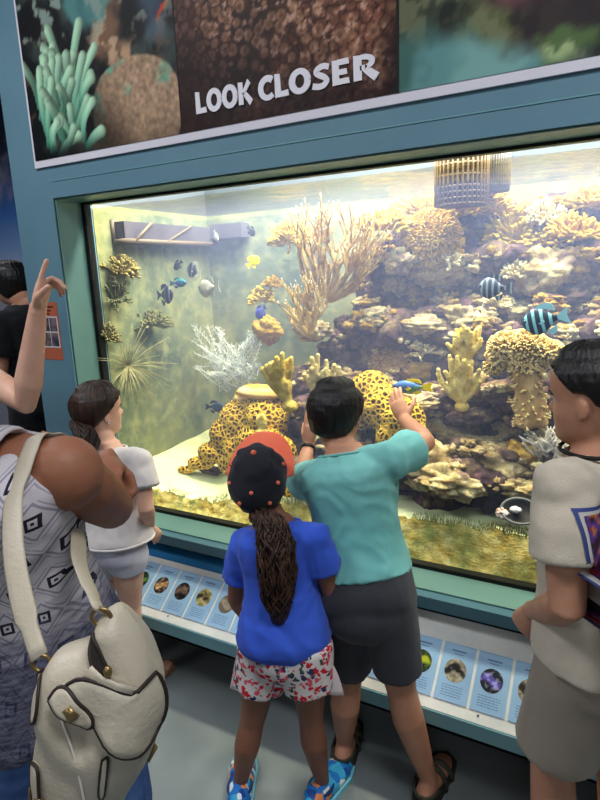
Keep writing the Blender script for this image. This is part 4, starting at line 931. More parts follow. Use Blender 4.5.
class Person:
    def __init__(s, label, Ht, J, skin, gx=1.0, gy=1.0, limb=1.0, loc=None):
        s.Ht, s.J, s.skin, s.gx, s.gy, s.limb = Ht, J, skin, gx, gy, limb
        s.P, s.N = V3(J['P']), V3(J['N']); s.up = (s.N - s.P).normalized()
        s.fp, s.fc = V3(J['fp']), V3(J.get('fc', J['fp']))
        b = loc or (s.P.x, s.P.y, 0); s.root = thing('person', label, 'person', b, None)
    def frame(s, t):
        f = lerp(s.fp, s.fc, max(0, min(1, t))); u = s.up; f = (f - u * f.dot(u)).normalized(); r = f.cross(u); return f, r
    def ring(s, t, add=0.0, kx=1.0, ky=1.0, n=28, p=2.4, wave=0.0, bulge=0.0):
        f, r = s.frame(t); c = lerp(s.P, s.N, t) + f * (np.interp(t, _T, _O) * s.Ht + s.J.get('arch', 0) * math.sin(math.pi * max(0, min(1, t))))
        a = (np.interp(t, _T, _A) * s.gx * s.Ht + add) * kx; b = (np.interp(t, _T, _B) * s.gy * s.Ht + add) * ky; out = []
        for k in range(n):
            q = 2 * math.pi * k / n; cx, sx = math.cos(q), math.sin(q); R = 1 / (abs(cx) ** p + abs(sx) ** p) ** (1 / p); R *= 1 + wave * math.sin(q * 7 + t * 3)
            out.append(c + r * (a * cx * R) + f * ((b + bulge * (sx > 0) * sx) * sx * R))
        return out
    def limb_pts(s, side):
        J = s.J; return V3(J['sh' + side]), V3(J['el' + side]), V3(J['wr' + side]), V3(J['hip' + side]), V3(J['kn' + side]), V3(J['an' + side])
    def body(s, head=True, hands=(), voxel=.0045, feet=True, smooth=3):
        mb = MB(); H = s.Ht; k = s.limb
        mb.rings([s.ring(t) for t in _T])
        for sd in 'LR':
            if 'sh' + sd in s.J:
                sh, el, wr = V3(s.J['sh' + sd]), V3(s.J['el' + sd]), V3(s.J['wr' + sd])
                mb.ball(sh, .034 * H * k, 14, 10)
                inn = lerp(lerp(s.P, s.N, .86), sh, .45)
                mb.tube([inn, sh, lerp(sh, el, .35), lerp(sh, el, .7), el, lerp(el, wr, .22), lerp(el, wr, .6), wr, lerp(el, wr, 1.04)], [(.030 * H * k, .036 * H * k), .033 * H * k, .0305 * H * k, .0275 * H * k, .0245 * H * k, .026 * H * k, .021 * H * k, (.0165 * H * k, .014 * H * k), (.0165 * H * k, .0135 * H * k)], 16)
            if 'hip' + sd in s.J:
                hp, kn, an = V3(s.J['hip' + sd]), V3(s.J['kn' + sd]), V3(s.J['an' + sd]); back = -s.fp * .012 * H
                mb.tube([hp + V3((0, 0, .05 * H)), hp, lerp(hp, kn, .35), lerp(hp, kn, .7), kn, lerp(kn, an, .28) + back, lerp(kn, an, .62) + back * .5, lerp(kn, an, .9), an, an - V3((0, 0, .018 * H))], [.054 * H * k, .056 * H * k, .050 * H * k, .041 * H * k, .034 * H * k, .0365 * H * k, .029 * H * k, .0215 * H * k, .021 * H * k, .022 * H * k], 18)
                if feet:
                    d = V3(s.J.get('toe' + sd, s.fp)); d.z = 0; d.normalize(); z0 = an.z - .042 * H
                    a = V3((an.x, an.y, 0)); L = .15 * H; zf = max(.014, an.z - .035 * H)
                    mb.tube([a - d * .042 * H + V3((0, 0, .024 * H)), a - d * .03 * H + V3((0, 0, .027 * H)), a + V3((0, 0, .03 * H)), a + d * .045 * H + V3((0, 0, .023 * H)), a + d * .08 * H + V3((0, 0, .015 * H)), a + d * .108 * H + V3((0, 0, .012 * H))], [(.016 * H, .02 * H), (.023 * H, .024 * H), (.024 * H, .027 * H), (.027 * H, .020 * H), (.029 * H, .013 * H), (.022 * H, .009 * H)], 14, ref=d.cross(V3((0, 0, 1))), rnd_b=True)
        if head:
            hd = s.head = Head(s.J['hc'], s.J['F'], s.J.get('U', (0, 0, 1)), s.J['hh']); hd.add(mb)
            b = hd.c - hd.U * hd.H * .30 - hd.F * hd.H * .07; mb.tube([s.N - s.up * .03 * H, lerp(s.N, b, .5), b, hd.c - hd.F * hd.H * .05], [.040 * H, .0345 * H, .034 * H, .03 * H], 18)
        for h in hands: h(mb)
        me = fuse(mb, voxel, smooth); o = obj('body', me, s.skin, s.root); s.body_o = o; return o
    def top(s, m, t0, t1=.985, add=.012, hem_add=.018, sleeve=.5, s_add=.012, folds=.004, voxel=.0065, sides='LR', name='shirt', flare=None, seed=0, bulge=0.0, sl_end=None):
        mb = MB(); ts = [t0 + (t1 - t0) * i / 16 for i in range(17)]; H = s.Ht
        rr = []
        for t in ts:
            u = (t - t0) / (t1 - t0); a = lerp(hem_add, add, sstep(0, .75, u)) * (1 if u < .93 else .6)
            rr.append(s.ring(t, a, bulge=bulge * (1 - u)))
        mb.rings(rr)
        for sd in sides:
            sh, el = V3(s.J['sh' + sd]), V3(s.J['el' + sd]); inn = lerp(lerp(s.P, s.N, .84), sh, .4); k = s.limb; e = lerp(sh, el, sleeve)
            mb.ball(sh, .036 * H * k + s_add * .6, 14, 10)
            mb.tube([inn, sh, lerp(sh, el, sleeve * .5), e], [(.040 * H * k, .046 * H * k + .004), .034 * H * k + s_add, .034 * H * k + s_add * 1.15, .033 * H * k + s_add * (sl_end or 1.5)], 20)
        me = fuse(mb, voxel, 4)
        if folds:
            up = s.up
            def fd(p):
                q = V3((p.x * 11, p.y * 11, p.z * 7 + 3 * noise.noise(p * 5)))
                q = V3((q.x + q.z * .5, q.y, q.z)); r = 1 - abs(noise.noise(q + V3((seed * 5.1, 0, 0))) * 1.7); return folds * (r - .5) + folds * .4 * noise.noise(p * 40 + V3((seed, 0, 0)))
            displace(me, fd); me = evaluated(me, [('SMOOTH', dict(factor=.5, iterations=2))]); me.polygons.foreach_set('use_smooth', [True] * len(me.polygons))
        o = obj(name, me, m, s.root); return o
    def shorts(s, m, t1, leg, add=.012, flare=.02, name='shorts', folds=.0035, voxel=.0065, seed=0, lr=1.0):
        mb = MB(); H = s.Ht; fS, rS = s.frame(0)
        if leg > .3: mb.ball(s.P - s.up * .045 * H - fS * .012 * H, (.088 * H * s.gx + add * .6, .070 * H * s.gy + add * .8, .062 * H), 20, 14, Matrix((rS, fS, s.up)).transposed())
        mb.rings([s.ring(t, add, kx) for t, kx in ((-.13, 1.22), (-.08, 1.10), (-.03, 1.04), (.03, 1), (t1 * .6, 1), (t1, 1))])
        for sd in 'LR':
            hp, kn = V3(s.J['hip' + sd]), V3(s.J['kn' + sd]); e = lerp(hp, kn, leg) if leg <= 1 else kn + (V3(s.J['an' + sd]) - kn) * (leg - 1); k = s.limb * lr
            mb.tube([hp + V3((0, 0, .04 * H)), hp, lerp(hp, e, .5), e], [.056 * H * k + add, .060 * H * k + add, .054 * H * k + add + flare * .5, .048 * H * k + add + flare], 22)
        me = fuse(mb, voxel, 9)
        displace(me, lambda p: folds * (.5 - abs(noise.noise(V3((p.x * 16, p.y * 16, p.z * 5 + seed)))) * 1.6)); me.update()
        return obj(name, me, m, s.root)
def skin_mat(name, r, g, b):
    t = NT(name); c = t.ramp(t.noise(t.coords(), 14, 3), [(.35, rgb(r * .95, g * .92, b * .9)), (.65, rgb(r, g, b))]); return t.bsdf(c, .5, .3, t.noise(t.coords(), 220, 2), .08).m
def cloth(name, c, c2=None, rough=.85): return mat(name, c, rough, .15, c2, 5, .25, 420, sheen=.1)
def hair_mat(name, c, c2, rough=.45, st=(1, 1, .12)): return mat(name, c, rough, .35, c2, 60, .4, 160, stretch=st, lo=.4, hi=.7)
black_hair = hair_mat('black_hair', rgb(10, 9, 10), rgb(26, 22, 22)); brown_hair = hair_mat('dark_brown_hair', rgb(34, 22, 18), rgb(66, 44, 34)); 
def tail_of_hair(name, parent, m, path, radii, n=70, r=.003, curl=0.0, cf=9.0, seed=0, core=.8):
    rr = random.Random(seed); c = cat_rom(path, 7); R = np.interp(np.linspace(0, 1, len(c)), np.linspace(0, 1, len(radii)), radii); mb = MB(); mb.tube(c, [x * core for x in R], 14, rnd_b=True)
    for k in range(n):
        a = rr.uniform(0, 2 * math.pi); q = rr.uniform(.5, 1.12); ph = rr.uniform(0, 6.28); pts = []; end = len(c) - rr.choice((0, 0, 1, 2, 3)); 
        for i in range(end):
            t = (c[min(i + 1, len(c) - 1)] - c[max(i - 1, 0)]).normalized(); u = V3((1, 0, 0)); u = (u - t * u.dot(t)).normalized(); v = t.cross(u); aa = a + curl * .5 * math.sin(i * cf * .1 + ph); rad = R[i] * q * (1 + .25 * curl * math.sin(i * cf * .13 + ph * 2))
            pts.append(c[i] + u * math.cos(aa) * rad + v * math.sin(aa) * rad)
        mb.tube(pts, [r] + [r * 1.5] * (len(pts) - 2) + [r * .6], 5)
    return obj(name, mb, m, parent)
def collar(parent, per, m, t=.985, add=.010, r=.004, name='collar'):
    p = per.ring(t, add); c = p + [p[0]]; return obj(name, MB().tube(c, [r] * len(c), 8, cap=False), m, parent)
def between(px0, py0, px1, py1, y): return at((px0 + px1) / 2, (py0 + py1) / 2, y)

# ---------------------------------------------------------------- the boy in teal, hands on the glass
tan = skin_mat('tan_skin', 184, 134, 108); tan2 = skin_mat('brown_skin', 136, 92, 72); fair = skin_mat('fair_skin', 214, 168, 146); wskin = skin_mat('warm_brown_skin', 150, 98, 74)
J = dict(P=at(366, 590, 1.40), N=at(345, 452, 1.485), fp=(-.18, 1, 0), fc=(-.12, 1, .05), hc=at(336, 414, 1.53), F=(-.05, 1, -.05), U=(-.05, .12, 1), hh=.205,
         shR=at(393, 459, 1.48), elR=at(425, 442, 1.62), wrR=at(404, 419, 1.80), shL=at(312, 478, 1.50), elL=at(299, 484, 1.66), wrL=at(309, 444, 1.80),
         hipR=at(390, 618, 1.39), knR=at(401, 688, 1.41), anR=V3((-.405, 1.462, .06)), hipL=at(352, 612, 1.39), knL=at(347, 684, 1.43), anL=V3((-.695, 1.475, .06)), toeR=(.08, 1, 0), toeL=(-.25, 1, 0))
b = Person('boy in teal shirt and dark grey shorts pressing his raised hand against the tank glass', 1.32, J, tan, 1.0, 1.12, .98)
def hR(mb): hand(mb, J['wrR'], at(395, 398, 1.845) - J['wrR'], (-.15, 1, .1), -1, .142, ((6, 9, 6),) * 4, .055)
def hL(mb): hand(mb, J['wrL'], V3((.06, .10, 1)), (.15, 1, 0), 1, .140, ((6, 8, 6),) * 4, .08)
b.body(hands=(hR, hL)); b.head.eyes(b.root, IRIS, black_hair)
b.head.hair('hair', b.root, black_hair, [(0, .80), (50, .70), (75, .50), (100, .40), (125, .24), (180, .14)], .062, .016, 30, seed=1, lump=.006)
teal_c = cloth('teal_cotton', rgb(118, 182, 178), rgb(104, 170, 168)); b.top(teal_c, .12, .985, .016, .020, .60, .013, .0055, seed=1); collar(b.root, b, teal_c, .99, .008)
b.shorts(cloth('dark_grey_cotton', rgb(62, 62, 68), rgb(54, 54, 60)), .24, .74, .014, .006, seed=2, lr=.84)
obj('wristband', MB().tube([lerp(V3(J['elL']), V3(J['wrL']), q) for q in (.86, .93)], [.027, .026], 16), mat('dark_wristband', rgb(24, 22, 26), .5), b.root)
def sandal(per, sd, m, m2, H):
    an = V3(per.J['an' + sd]); d = V3(per.J.get('toe' + sd, per.fp)).normalized(); a = V3((an.x, an.y, 0)); r = d.cross(V3((0, 0, 1)))
    out = [(-.058, .0), (-.052, .022), (-.02, .029), (.03, .031), (.08, .035), (.115, .030), (.135, .0)]; out = out + [(x, -y) for x, y in out[-2:0:-1]]
    s = obj('sandal', MB().prism([(x * H, y * H) for x, y in out], a + V3((0, 0, .001)), d, r, (0, 0, 1), .018), m, per.root, angle=40)
    def strap(x, w_, h, rx):
        pts = [a + d * x * H + r * math.cos(q) * rx * H + V3((0, 0, .008 + math.sin(q) * h * H)) for q in [math.pi * k / 12 for k in range(13)]]
        obj('strap', MB().tube(pts, [(w_, .004)] * 13, 8, ref=d), m2, s)
    strap(.066, .011, .034, .036); strap(.03, .010, .052, .034)
    pts = [a + d * (-.004 - .046 * math.sin(q)) * H + r * math.cos(q) * .030 * H + V3((0, 0, .038 * H)) for q in [math.pi * k / 12 for k in range(13)]]
    obj('strap', MB().tube(pts, [(.004, .010)] * 13, 8, ref=r), m2, s)
    obj('heel_cup', MB().tube([p - V3((0, 0, .022 * H)) for p in pts], [(.004, .014)] * 13, 8, ref=r), m, s)
sm_ = mat('dark_olive_sandal', rgb(46, 46, 40), .6); st_ = mat('olive_strap', rgb(62, 62, 52), .7)
for sd in 'LR': sandal(b, sd, sm_, st_, 1.32)

# ---------------------------------------------------------------- the girl in the blue shirt and cap
J = dict(P=at(285, 634, 1.235), N=at(277, 522, 1.275), fp=(-.35, 1, 0), fc=(-.3, 1, .05), hc=at(259, 483, 1.29), F=(-.42, 1, .5), U=(.16, -.42, 1), hh=.20,
         shR=at(316, 538, 1.275), elR=at(331, 590, 1.30), wrR=at(318, 618, 1.44), shL=at(243, 545, 1.25), elL=at(236, 598, 1.27), wrL=at(246, 618, 1.42),
         hipR=at(306, 655, 1.225), knR=at(311, 718, 1.25), anR=V3((-.695, 1.31, .055)), hipL=at(264, 655, 1.215), knL=at(252, 722, 1.20), anL=V3((-.925, 1.195, .055)), toeR=(.1, 1, 0), toeL=(-.55, 1, 0))
g = Person('girl in blue shirt, floral shorts and black cap with a long curly ponytail', 1.16, J, tan2, .94, 1.0, .92)
def hR(mb): hand(mb, J['wrR'], (-.25, 1, -.25), (-.2, -.1, -1), -1, .12, ((20, 25, 15),) * 4, .06)
def hL(mb): hand(mb, J['wrL'], (.2, 1, -.25), (.1, -.1, -1), 1, .12, ((20, 25, 15),) * 4, .06)
g.body(hands=(hR, hL)); g.head.eyes(g.root, IRIS, brown_hair)
g.head.hair('hair', g.root, brown_hair, [(0, .78), (60, .62), (85, .45), (110, .34), (140, .22), (180, .16)], .035, .012, 30, seed=4)
blue_c = cloth('royal_blue_cotton', rgb(62, 98, 212), rgb(54, 88, 198)); g.top(blue_c, -.12, .985, .012, .028, .60, .010, .006, seed=4); collar(g.root, g, blue_c, .99, .008)
# floral shorts with white side ribbons
t = NT('floral_cotton'); v = t.n('ShaderNodeTexVoronoi'); v.inputs['Scale'].default_value = 58; dn = t.n('ShaderNodeTexNoise'); dn.inputs['Scale'].default_value = 60; t.l(t.coords(), dn.inputs['Vector']); va = t.n('ShaderNodeVectorMath', operation='MULTIPLY_ADD'); va.inputs[1].default_value = (.03, .03, .03); t.l(dn.outputs['Color'], va.inputs[0]); t.l(t.coords(), va.inputs[2]); t.l(va.outputs[0], v.inputs['Vector'])
sep = t.n('ShaderNodeSeparateColor'); t.l(v.outputs['Color'], sep.inputs[0]); pick = t.ramp(sep.outputs[0], [(.0, rgb(214, 40, 56)), (.34, rgb(230, 96, 110)), (.5, rgb(66, 86, 84)), (.66, rgb(60, 60, 96)), (.78, rgb(232, 224, 222))], 'CONSTANT')
fac = t.ramp(v.outputs['Distance'], [(.46, (1, 1, 1, 1)), (.56, (0, 0, 0, 1))]); t.bsdf(t.mix(fac, rgb(228, 218, 216), pick), .85, .15)
so = g.shorts(t.m, .14, .40, .014, .014, folds=.006, seed=5, lr=1.0)
rib = cloth('white_ribbon', rgb(222, 206, 208))
for (px, py, dx, y) in ((243, 650, -5, 1.22), (326, 655, 8, 1.25)):
    a_, b_, c_ = at(px, py, y), at(px + dx, py + 22, y - .01), at(px + dx * 1.3, py + 40, y - .015); obj('side_ribbon', MB().tube(cat_rom([a_, b_, c_], 4), [(.006 + .002 * i, .0025) for i in range(9)], 8, ref=(1, .2, 0)), rib, g.root)
# cap
hd = g.head; capm = cloth('black_cap_cloth', rgb(26, 26, 34), rgb(34, 34, 44)); orange = cloth('orange_cap_brim', rgb(226, 112, 84), rgb(214, 100, 74))
cap = obj('cap', MB().rings([[hd.w(head_pt(2 * math.pi * j / 64, min(z, .997), .075 + .012 * math.cos(6 * math.pi * j / 64 * 2) * (z < .95))) for j in range(64)] for z in [.50 + .497 * i / 24 for i in range(25)]]), capm, g.root)
def hw(x, y, z): return hd.w(V3((x, y, z)))
mb = MB(); nq = 24
def brim(u, v): 
    a_ = (u - .5) * math.radians(170); p = head_pt(a_, .56, .06); e = .50 * v * math.cos(a_) ** .5; return hw(p.x + e * (math.cos(a_) * .35 + .65), p.y * (1 + .25 * v), .56 + .10 * v - .13 * (abs(u - .5) * 2) ** 2 * v)
mb.grid(brim, nq, 10); bme = evaluated(mb.mesh('cap_brim'), [('SOLIDIFY', dict(thickness=.006, offset=0))]); obj('cap_brim', bme, orange, cap)
obj('cap_button', MB().ball(hw(0, 0, 1.075), .008, 10, 8), orange, cap)
for a_, z in ((180, .80), (130, .78), (-130, .78), (160, .62), (-155, .60), (80, .8), (-80, .8)):
    p = head_pt(math.radians(a_), z, .086); obj('cap_eyelet', MB().ball(hw(p.x, p.y, p.z), (.0058, .0058, .0058), 10, 8), orange, cap)
pb = hd.w(head_pt(math.pi, .40, .05))
tail_of_hair('ponytail', g.root, hair_mat('curly_brown_hair', rgb(38, 24, 18), rgb(84, 56, 40), .5, (1, 1, .5)), [pb, at(271, 528, 1.19), at(277, 560, 1.165), at(277, 592, 1.16), at(279, 622, 1.165)], [.018, .032, .042, .042, .034, .014], 340, .0016, .62, 7, 9, core=.55)
obj('hair_tie', MB().tube([pb + V3((0, -.004, -.004)), lerp(pb, at(271, 528, 1.19), .25)], [.022, .022], 14), mat('black_hair_tie', rgb(16, 16, 18), .6), g.root)
# bright blue patterned shoes
t = NT('blue_patterned_shoe'); v = t.n('ShaderNodeTexVoronoi'); v.inputs['Scale'].default_value = 42; t.l(t.coords(), v.inputs['Vector']); sep = t.n('ShaderNodeSeparateColor'); t.l(v.outputs['Color'], sep.inputs[0])
t.bsdf(t.ramp(sep.outputs[1], [(0, rgb(36, 118, 196)), (.4, rgb(60, 168, 214)), (.62, rgb(30, 70, 150)), (.8, rgb(240, 150, 90)), (.88, rgb(230, 240, 240))], 'CONSTANT'), .5, .3)
sole_m = mat('aqua_sole', rgb(120, 196, 214), .5)
for sd in 'LR':
    an = V3(J['an' + sd]); d = V3(J['toe' + sd]).normalized(); a = V3((an.x, an.y, 0)); r = d.cross(V3((0, 0, 1))); H = 1.16; mb = MB()
    mb.tube([a + d * x * H + V3((0, 0, z * H)) for x, z in ((-.056, .030), (-.045, .033), (.0, .034), (.045, .030), (.085, .024), (.118, .020))], [(.022 * H, .026 * H), (.031 * H, .030 * H), (.033 * H, .032 * H), (.037 * H, .027 * H), (.037 * H, .020 * H), (.026 * H, .015 * H)], 18, ref=r, rnd_a=True, rnd_b=True)
    s = obj('shoe', mb, t.m, g.root); out = [(-.066, .0), (-.056, .03), (-.02, .035), (.03, .037), (.085, .042), (.12, .032), (.142, .0)]; out = out + [(x, -y) for x, y in out[-2:0:-1]]
    obj('sole', MB().prism([(x * H, y * H) for x, y in out], a + V3((0, 0, .001)), d, r, (0, 0, 1), .017), sole_m, s, angle=40)
    obj('shoe_collar', MB().tube([an + V3((0, 0, .0)) + d * math.cos(q) * .036 * H - d * .01 + r * math.sin(q) * .03 * H for q in [2 * math.pi * k / 20 for k in range(21)]], [.006] * 21, 8, cap=False), mat('dark_blue_collar', rgb(30, 60, 110), .7), s)

# ---------------------------------------------------------------- the girl in white at the left end of the rail
J = dict(P=at(115, 546, 1.40), N=at(107, 447, 1.43), fp=(.05, 1, 0), fc=(.1, 1, 0), hc=at(99, 410, 1.45), F=(.32, 1, .05), U=(.02, -.04, 1), hh=.205,
         shR=at(139, 462, 1.42), elR=at(146, 508, 1.39), wrR=at(150, 528, 1.50), shL=at(83, 462, 1.42), elL=at(76, 510, 1.40), wrL=at(90, 540, 1.50),
         hipR=at(127, 556, 1.40), knR=at(131, 606, 1.42), hipL=at(104, 558, 1.40), knL=at(103, 610, 1.42), toeR=(.1, 1, 0), toeL=(-.1, 1, 0))
k_ = J['knR']; J['anR'] = V3((k_.x - .005, k_.y + .02, .06)); k_ = J['knL']; J['anL'] = V3((k_.x, k_.y + .02, .06))
gw = Person('girl with a dark ponytail in white blouse and pale shorts looking into the tank', 1.24, J, fair, .98, 1.02, .92)
def hR(mb): hand(mb, J['wrR'], (.05, .5, -.8), (-.8, .3, 0), -1, .12, ((16, 22, 14),) * 4, .05)
def hL(mb): hand(mb, J['wrL'], (.05, .5, -.8), (.8, .3, 0), 1, .12, ((16, 22, 14),) * 4, .05)
gw.body(hands=(hR, hL)); gw.head.eyes(gw.root, IRIS, brown_hair)
gw.head.hair('hair', gw.root, brown_hair, [(0, .80), (40, .74), (70, .60), (92, .46), (112, .36), (140, .24), (180, .20)], .05, .014, 34, seed=7, lump=.015)
white_c = cloth('white_gauze', rgb(214, 206, 204), rgb(202, 194, 194)); gw.top(white_c, .10, .985, .012, .040, .55, .016, .0055, seed=7, sl_end=1.3); collar(gw.root, gw, white_c, .99, .010, .005)
for sd in 'LR':
    sh, el = V3(J['sh' + sd]), V3(J['el' + sd]); obj('cuff', MB().tube([lerp(sh, el, .50), lerp(sh, el, .58)], [.051, .050], 20), white_c, gw.root)
hm = gw.ring(.105, .041, n=40); obj('hem', MB().tube(hm + [hm[0]], [.0045] * 41, 6, cap=False), white_c, gw.root)
gw.shorts(cloth('pale_lilac_cotton', rgb(196, 194, 206), rgb(184, 182, 198)), .14, .22, .012, .004, seed=8, lr=.98)
pb = gw.head.w(head_pt(math.radians(165), .34, .05))
tail_of_hair('ponytail', gw.root, brown_hair, [pb, at(88, 440, 1.33), at(82, 452, 1.31), at(80, 470, 1.315), at(82, 486, 1.33)], [.016, .032, .040, .036, .026, .008], 100, .0028, .4, 9, 12)
obj('hair_tie', MB().tube([pb, lerp(pb, at(88, 440, 1.33), .3)], [.019, .019], 14), mat('dark_hair_tie', rgb(30, 20, 26), .6), gw.root)
obj('earring', MB().ball(gw.head.w(V3((-.02, -.365, .34))), .006, 10, 8), mat('silver_earring', rgb(210, 206, 196), .2, metal=.8), gw.root)

for sd in 'LR': sandal(gw, sd, mat('tan_sandal', rgb(150, 110, 80), .6), mat('tan_strap', rgb(170, 130, 96), .6), 1.22)

# ---------------------------------------------------------------- the boy in beige at the right
Y = 1.2
J = dict(P=at(610, 655, Y + .05), N=at(604, 451, Y + .03), fp=(-.72, .72, 0), fc=(-.74, .68, 0), hc=at(594, 396, Y + .04), F=(-1, .36, -.10), U=(-.10, .05, 1), hh=.205,
         shL=at(566, 488, Y - .085), elL=at(567, 606, Y - .13), wrL=at(533, 612, Y + .04), shR=V3((.10, 1.36, 1.19)), elR=V3((.14, 1.40, .93)), wrR=V3((.06, 1.46, .74)),
         hipL=at(578, 676, Y + .0), knL=at(552, 760, Y + .02), hipR=at(622, 682, Y + .10), knR=at(618, 764, Y + .12), toeL=(-.8, .7, 0), toeR=(-.5, 1, 0))
k_ = J['knL']; J['anL'] = V3((k_.x - .005, k_.y + .0, .065)); k_ = J['knR']; J['anR'] = V3((k_.x + .01, k_.y - .02, .065))
br_ = Person('boy in beige shirt and khaki shorts, hand in pocket, at right edge', 1.46, J, tan, .96, .98, .94)
def hL(mb): hand(mb, J['wrL'], V3((-.30, .35, -.75)), (.5, .8, .1), 1, .15, ((25, 30, 20),) * 4, .05)
def hR(mb): hand(mb, J['wrR'], V3((0, .2, -1)), (-.9, .3, .1), -1, .15, ((18, 22, 14),) * 4, .05)
br_.body(hands=(hL, hR)); br_.head.eyes(br_.root, IRIS, black_hair)
br_.head.hair('hair', br_.root, black_hair, [(0, .80), (45, .78), (66, .66), (80, .57), (98, .57), (118, .44), (145, .32), (180, .26)], .05, .014, 40, seed=11, lump=.012)
beige_c = cloth('beige_cotton', rgb(196, 184, 166), rgb(186, 174, 158)); sh_o = br_.top(beige_c, .06, .985, .014, .030, .60, .016, .0055, seed=11, voxel=.0065, sl_end=1.35); collar(br_.root, br_, beige_c, .99, .010, .006)
br_.shorts(cloth('khaki_grey_cotton', rgb(148, 136, 122), rgb(138, 126, 114)), .04, .82, .010, .014, seed=12)
N_ = V3(J['N']); cord = br_.ring(1.0, .016); obj('neck_cord', MB().tube([p + br_.up * .012 for p in cord] + [cord[0] + br_.up * .012], [.0042] * (len(cord) + 1), 8, cap=False), mat('black_cord', rgb(14, 14, 16), .6), br_.root)
# printed patch on the back of the shirt: a bordered rectangle laid on the cloth
bv = BVHTree.FromPolygons([tuple(v.co) for v in sh_o.data.vertices], [tuple(p.vertices) for p in sh_o.data.polygons])
def on_cloth(o, d, lift):
    loc, n_, i, t_ = bv.ray_cast(o, d); return (loc - d * lift) if loc is not None else o + d * .1
f_, r_b = br_.frame(.8); bc_ = lerp(br_.P, br_.N, .66) - f_ * .4
def patch(name, s0, s1, h0, h1, lift, m, nu=16, nv=16, cols=None):
    me = MB().grid(lambda u, v: on_cloth(bc_ + r_b * lerp(s0, s1, u) + br_.up * lerp(h0, h1, v), f_, lift), nu, nv).mesh(name)
    if cols: set_cols(me, [cols(i % (nu + 1) / nu, i // (nu + 1) / nv) for i in range(len(me.vertices))])
    return obj(name, me, m, br_.root)
patch('print_border', -.165, .03, -.13, .11, .003, mat('blue_print_border', rgb(60, 70, 130), .7)); patch('print_margin', -.159, .024, -.124, .104, .0042, mat('white_print_margin', rgb(196, 190, 186), .7))
def pcol(u, v):
    q = noise.fractal(V3((u * 5, v * 6, 2)), 1, 2, 4); w_ = noise.noise(V3((u * 4, v * 4, 9)))
    c = np.array((60, 40, 50)) if q < -.1 else np.array((90, 60, 130)) if q < .1 else np.array((190, 110, 50)) if w_ > 0 else np.array((150, 44, 50))
    return c / 255.
patch('shirt_print', -.153, .018, -.118, .098, .0055, mat_col('shirt_print_ink', .7, .1), 34, 40, pcol)
# dark sling pouch hanging at his back
pc = lerp(br_.P, br_.N, .40) - f_ * .14 - r_b * .09; pouch = thing('sling_pouch', 'small black pouch hanging at the back of the beige shirt', 'pouch', pc)
obj('pouch_body', fuse(MB().ball(pc, (.065, .035, .085), 20, 14, Matrix((r_b, f_, br_.up)).transposed()), .006, 2), mat('black_pouch_cloth', rgb(20, 20, 26), .6), pouch)
st = [on_cloth(lerp(br_.P, br_.N, t_) - f_ * .5 + r_b * x, f_, .006) for t_, x in ((.5, -.06), (.6, -.03), (.7, .0), (.8, .03), (.88, .06))]
obj('pouch_strap', MB().tube(st, [(.010, .002)] * 5, 8, ref=r_b), mat('black_strap', rgb(18, 18, 22), .6), pouch)
for sd in 'LR': sandal(br_, sd, mat('black_sandal', rgb(30, 30, 32), .6), mat('grey_strap', rgb(80, 80, 82), .6), 1.44)

# ---------------------------------------------------------------- the person pointing from beyond the left edge
J = dict(P=V3((-2.12, 1.10, .93)), N=V3((-2.12, 1.13, 1.42)), fp=(.2, 1, 0), hc=V3((-2.12, 1.17, 1.575)), F=(.35, 1, 0), U=(0, 0, 1), hh=.225,
         shR=at(-42, 360, 1.15), elR=at(26, 402, 1.16), wrR=at(38, 309, 1.17), shL=V3((-2.28, 1.10, 1.36)), elL=V3((-2.33, 1.08, 1.09)), wrL=V3((-2.29, 1.2, .88)),
         hipR=V3((-2.03, 1.1, .86)), knR=V3((-2.03, 1.12, .48)), anR=V3((-2.03, 1.1, .075)), hipL=V3((-2.21, 1.1, .86)), knL=V3((-2.21, 1.12, .48)), anL=V3((-2.21, 1.1, .075)))
pp_ = Person('person mostly beyond the left edge, bare arm raised and pointing up', 1.66, J, fair, 1.0, 1.1, 1.0)
def hR(mb): hand(mb, J['wrR'], at(47, 272, 1.20) - J['wrR'], V3((.75, .35, -.2)), -1, .172, ((3, 4, 3), (48, 55, 25), (55, 60, 30), (60, 60, 30)), .06, tcurl=25)
def hL(mb): hand(mb, J['wrL'], (0, .5, -.8), (.9, .2, 0), 1, .17, ((18, 22, 14),) * 4, .05)
pp_.body(hands=(hR, hL)); pp_.head.eyes(pp_.root, IRIS, brown_hair); pp_.head.hair('hair', pp_.root, brown_hair, [(0, .8), (60, .66), (85, .5), (110, .34), (180, .18)], .06, .015, 30, seed=20)
pp_.top(cloth('grey_top', rgb(96, 100, 110)), -.05, .985, .016, .022, .34, .012, .005, seed=20); pp_.shorts(cloth('dark_trousers', rgb(46, 48, 56)), .16, 1.9, .014, .006, name='trousers', seed=21)
for sd in 'LR': sandal(pp_, sd, sm_, st_, 1.6)

